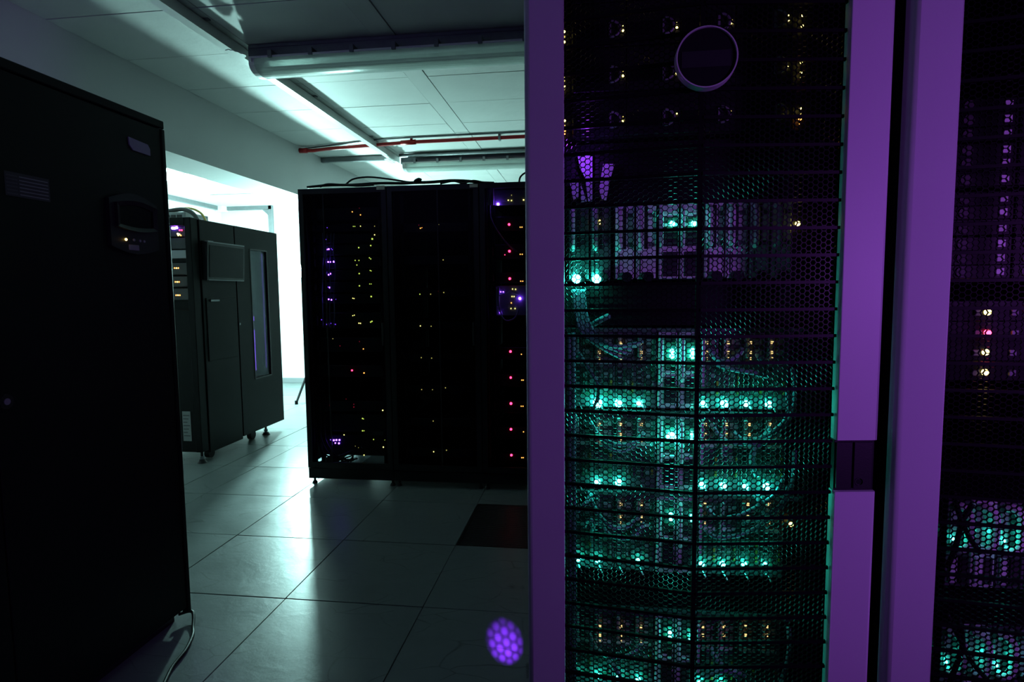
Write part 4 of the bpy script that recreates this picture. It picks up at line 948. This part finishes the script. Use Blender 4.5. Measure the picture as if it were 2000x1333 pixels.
# vertical cable sleeves at the left edge
for k, px in enumerate((1112, 1120)):
    tag(MB().tube([atY(px, 650, 1.125), atY(px+1, 800, 1.128), atY(px+2, 1000, 1.122), atY(px+3, 1345, 1.126)], .0042, 8, smooth=5).build('cable_sleeve', m_blue, smooth=True), '%s vertical grey cable sleeve beside the left door frame' % ('outer', 'inner')[k], 'cable')
# ---- contents of the right-hand cabinet
XCB = XC+.6
rows = [(192, 276, (205, 233, 262), 'uppermost drive shelf with pale tags'), (280, 366, (293, 319, 350), 'second drive shelf with pale tags'), (372, 458, (388, 415, 446), 'third drive shelf with pale tags'), (462, 548, (476, 504, 531), 'lowest drive shelf with pale tags')]
for y0, y1, tg, how in rows:
    z1, z0 = Pz(y0, 1950), Pz(y1, 1950)
    t = thing('drive_shelf', '%s in the cabinet at the right edge' % how, 'server', (XCB, 1.4, z0), 'drive shelves at the right edge')
    MB().box(XCB-.222, XCB+.222, YF+.012, 1.6, z0+.001, z1-.001).build('chassis', m_rack, t)
    MB().box(XCB-.242, XCB+.242, YF+.004, YF+.012, z0+.001, z1-.001).build('faceplate', m_rib, t)
    for py in tg:
        p = atY(1967-(py-205)*.055, py, YF)
        for dx_ in (0.0, .105, .21):
            tr = MB().box(p.x-.085+dx_, p.x+.018+dx_, YF-.003, YF+.006, p.z-.012, p.z+.012, .001).build('drive_tray', m_rib, t)
            MB().box(p.x-.006+dx_, p.x+.006+dx_, YF-.006, YF-.002, p.z-.006, p.z+.006).build('tag', m_pale, tr)
            MB().cyl((p.x-.062+dx_, YF-.006, p.z), (p.x-.062+dx_, YF-.002, p.z), .009, 12).build('knob', m_ink, tr)
for px, py, mm, nm in ((1926, 610, L_YEL, 'uppermost thin server with a yellow light'), (1926, 650, L_RED, 'thin server with a red light'), (1922, 688, L_YEL, 'thin server, yellow light just below the red one,'), (1921, 727, L_YEL, 'lowest thin server with a yellow light')):
    p = atY(px, py, YF); z0, z1 = p.z-.016, p.z+.020
    t = thing('thin_server', '%s in the cabinet at the right edge' % nm, 'server', (XCB, 1.4, z0), 'thin servers at the right edge')
    MB().box(XCB-.222, XCB+.222, YF+.010, 1.6, z0, z1).build('chassis', m_rack, t)
    MB().box(XCB-.242, XCB+.242, YF, YF+.010, z0, z1, .001).build('faceplate', m_rib, t)
    lamp_dot(t, Vector((p.x, YF-.004, p.z)), .0058, mm)
    MB().box(p.x-.020, p.x-.009, YF-.004, YF+.001, p.z-.006, p.z+.004).build('tab', m_grey, t)
    MB().box(p.x+.040, p.x+.050, YF-.004, YF+.001, p.z-.006, p.z+.004).build('tab', m_grey, t)
for y0, y1, how in ((978, 1150, 'upper'), (1226, 1345, 'lower')):
    z1, z0 = Pz(y0, 1930), Pz(y1, 1930); H = z1-z0
    t = thing('module_chassis', '%s chassis of teal-lit modules with D-shaped handles at the right edge' % how, 'chassis', (XCB, 1.4, z0), 'module chassis at the right edge')
    MB().box(XCB-.222, XCB+.222, YF+.014, 1.6, z0, z1).build('chassis', m_rack, t)
    xx = Px(1850, 1000); k = 0
    while xx < XCB+.20:
        md = MB().box(xx, xx+.040, YF-.002, YF+.012, z0+.002, z1-.002, .001).build('module', m_pale if k % 3 == 1 else m_mid, t)
        hb = MB(); zh0 = z0+(H*.46 if how == 'upper' else H*.28)
        hb.tube([(xx+.010, YF-.004, z1-.012), (xx+.020, YF-.012, z1-.010), (xx+.030, YF-.014, z1-.026), (xx+.031, YF-.014, (zh0+z1)/2), (xx+.030, YF-.014, zh0+.014), (xx+.020, YF-.012, zh0), (xx+.010, YF-.004, zh0+.002)], .0075, 8, smooth=4); hb.build('handle', m_pale, md, smooth=True)
        MB().box(xx+.004, xx+.014, YF-.006, YF-.001, zh0+.008, z1-.02).build('slot', m_grey, md)
        if how == 'upper':
            for q_ in range(2): MB().box(xx+.006+q_*.017, xx+.018+q_*.017, YF-.006, YF-.001, z0+.010, z0+H*.36).build('port_block', m_ink if q_ else m_pale, md)
        lamp_dot(md, (xx+.034, YF-.010, zh0+.035), .0046, L_TEAL)
        if k % 2 == 0: lamp_dot(md, (xx+.004, YF-.012, zh0+.020), .0032, L_TEAL)
        xx += .0425; k += 1
for k, pts in enumerate((((1862, 960), (1872, 1000), (1890, 1045), (1915, 1080)), ((1850, 1200), (1870, 1240), (1895, 1290), (1930, 1330)), ((1870, 1205), (1880, 1260), (1860, 1320), (1850, 1345)), ((1900, 985), (1880, 1020), (1866, 1070), (1850, 1110)))):
    cable('%s black cable hanging before the modules at the right edge' % ORD[k], [atY(x, y, 1.105) for x, y in pts], .0045, m_cable, 'black cables at the right edge', 'patch_cable')
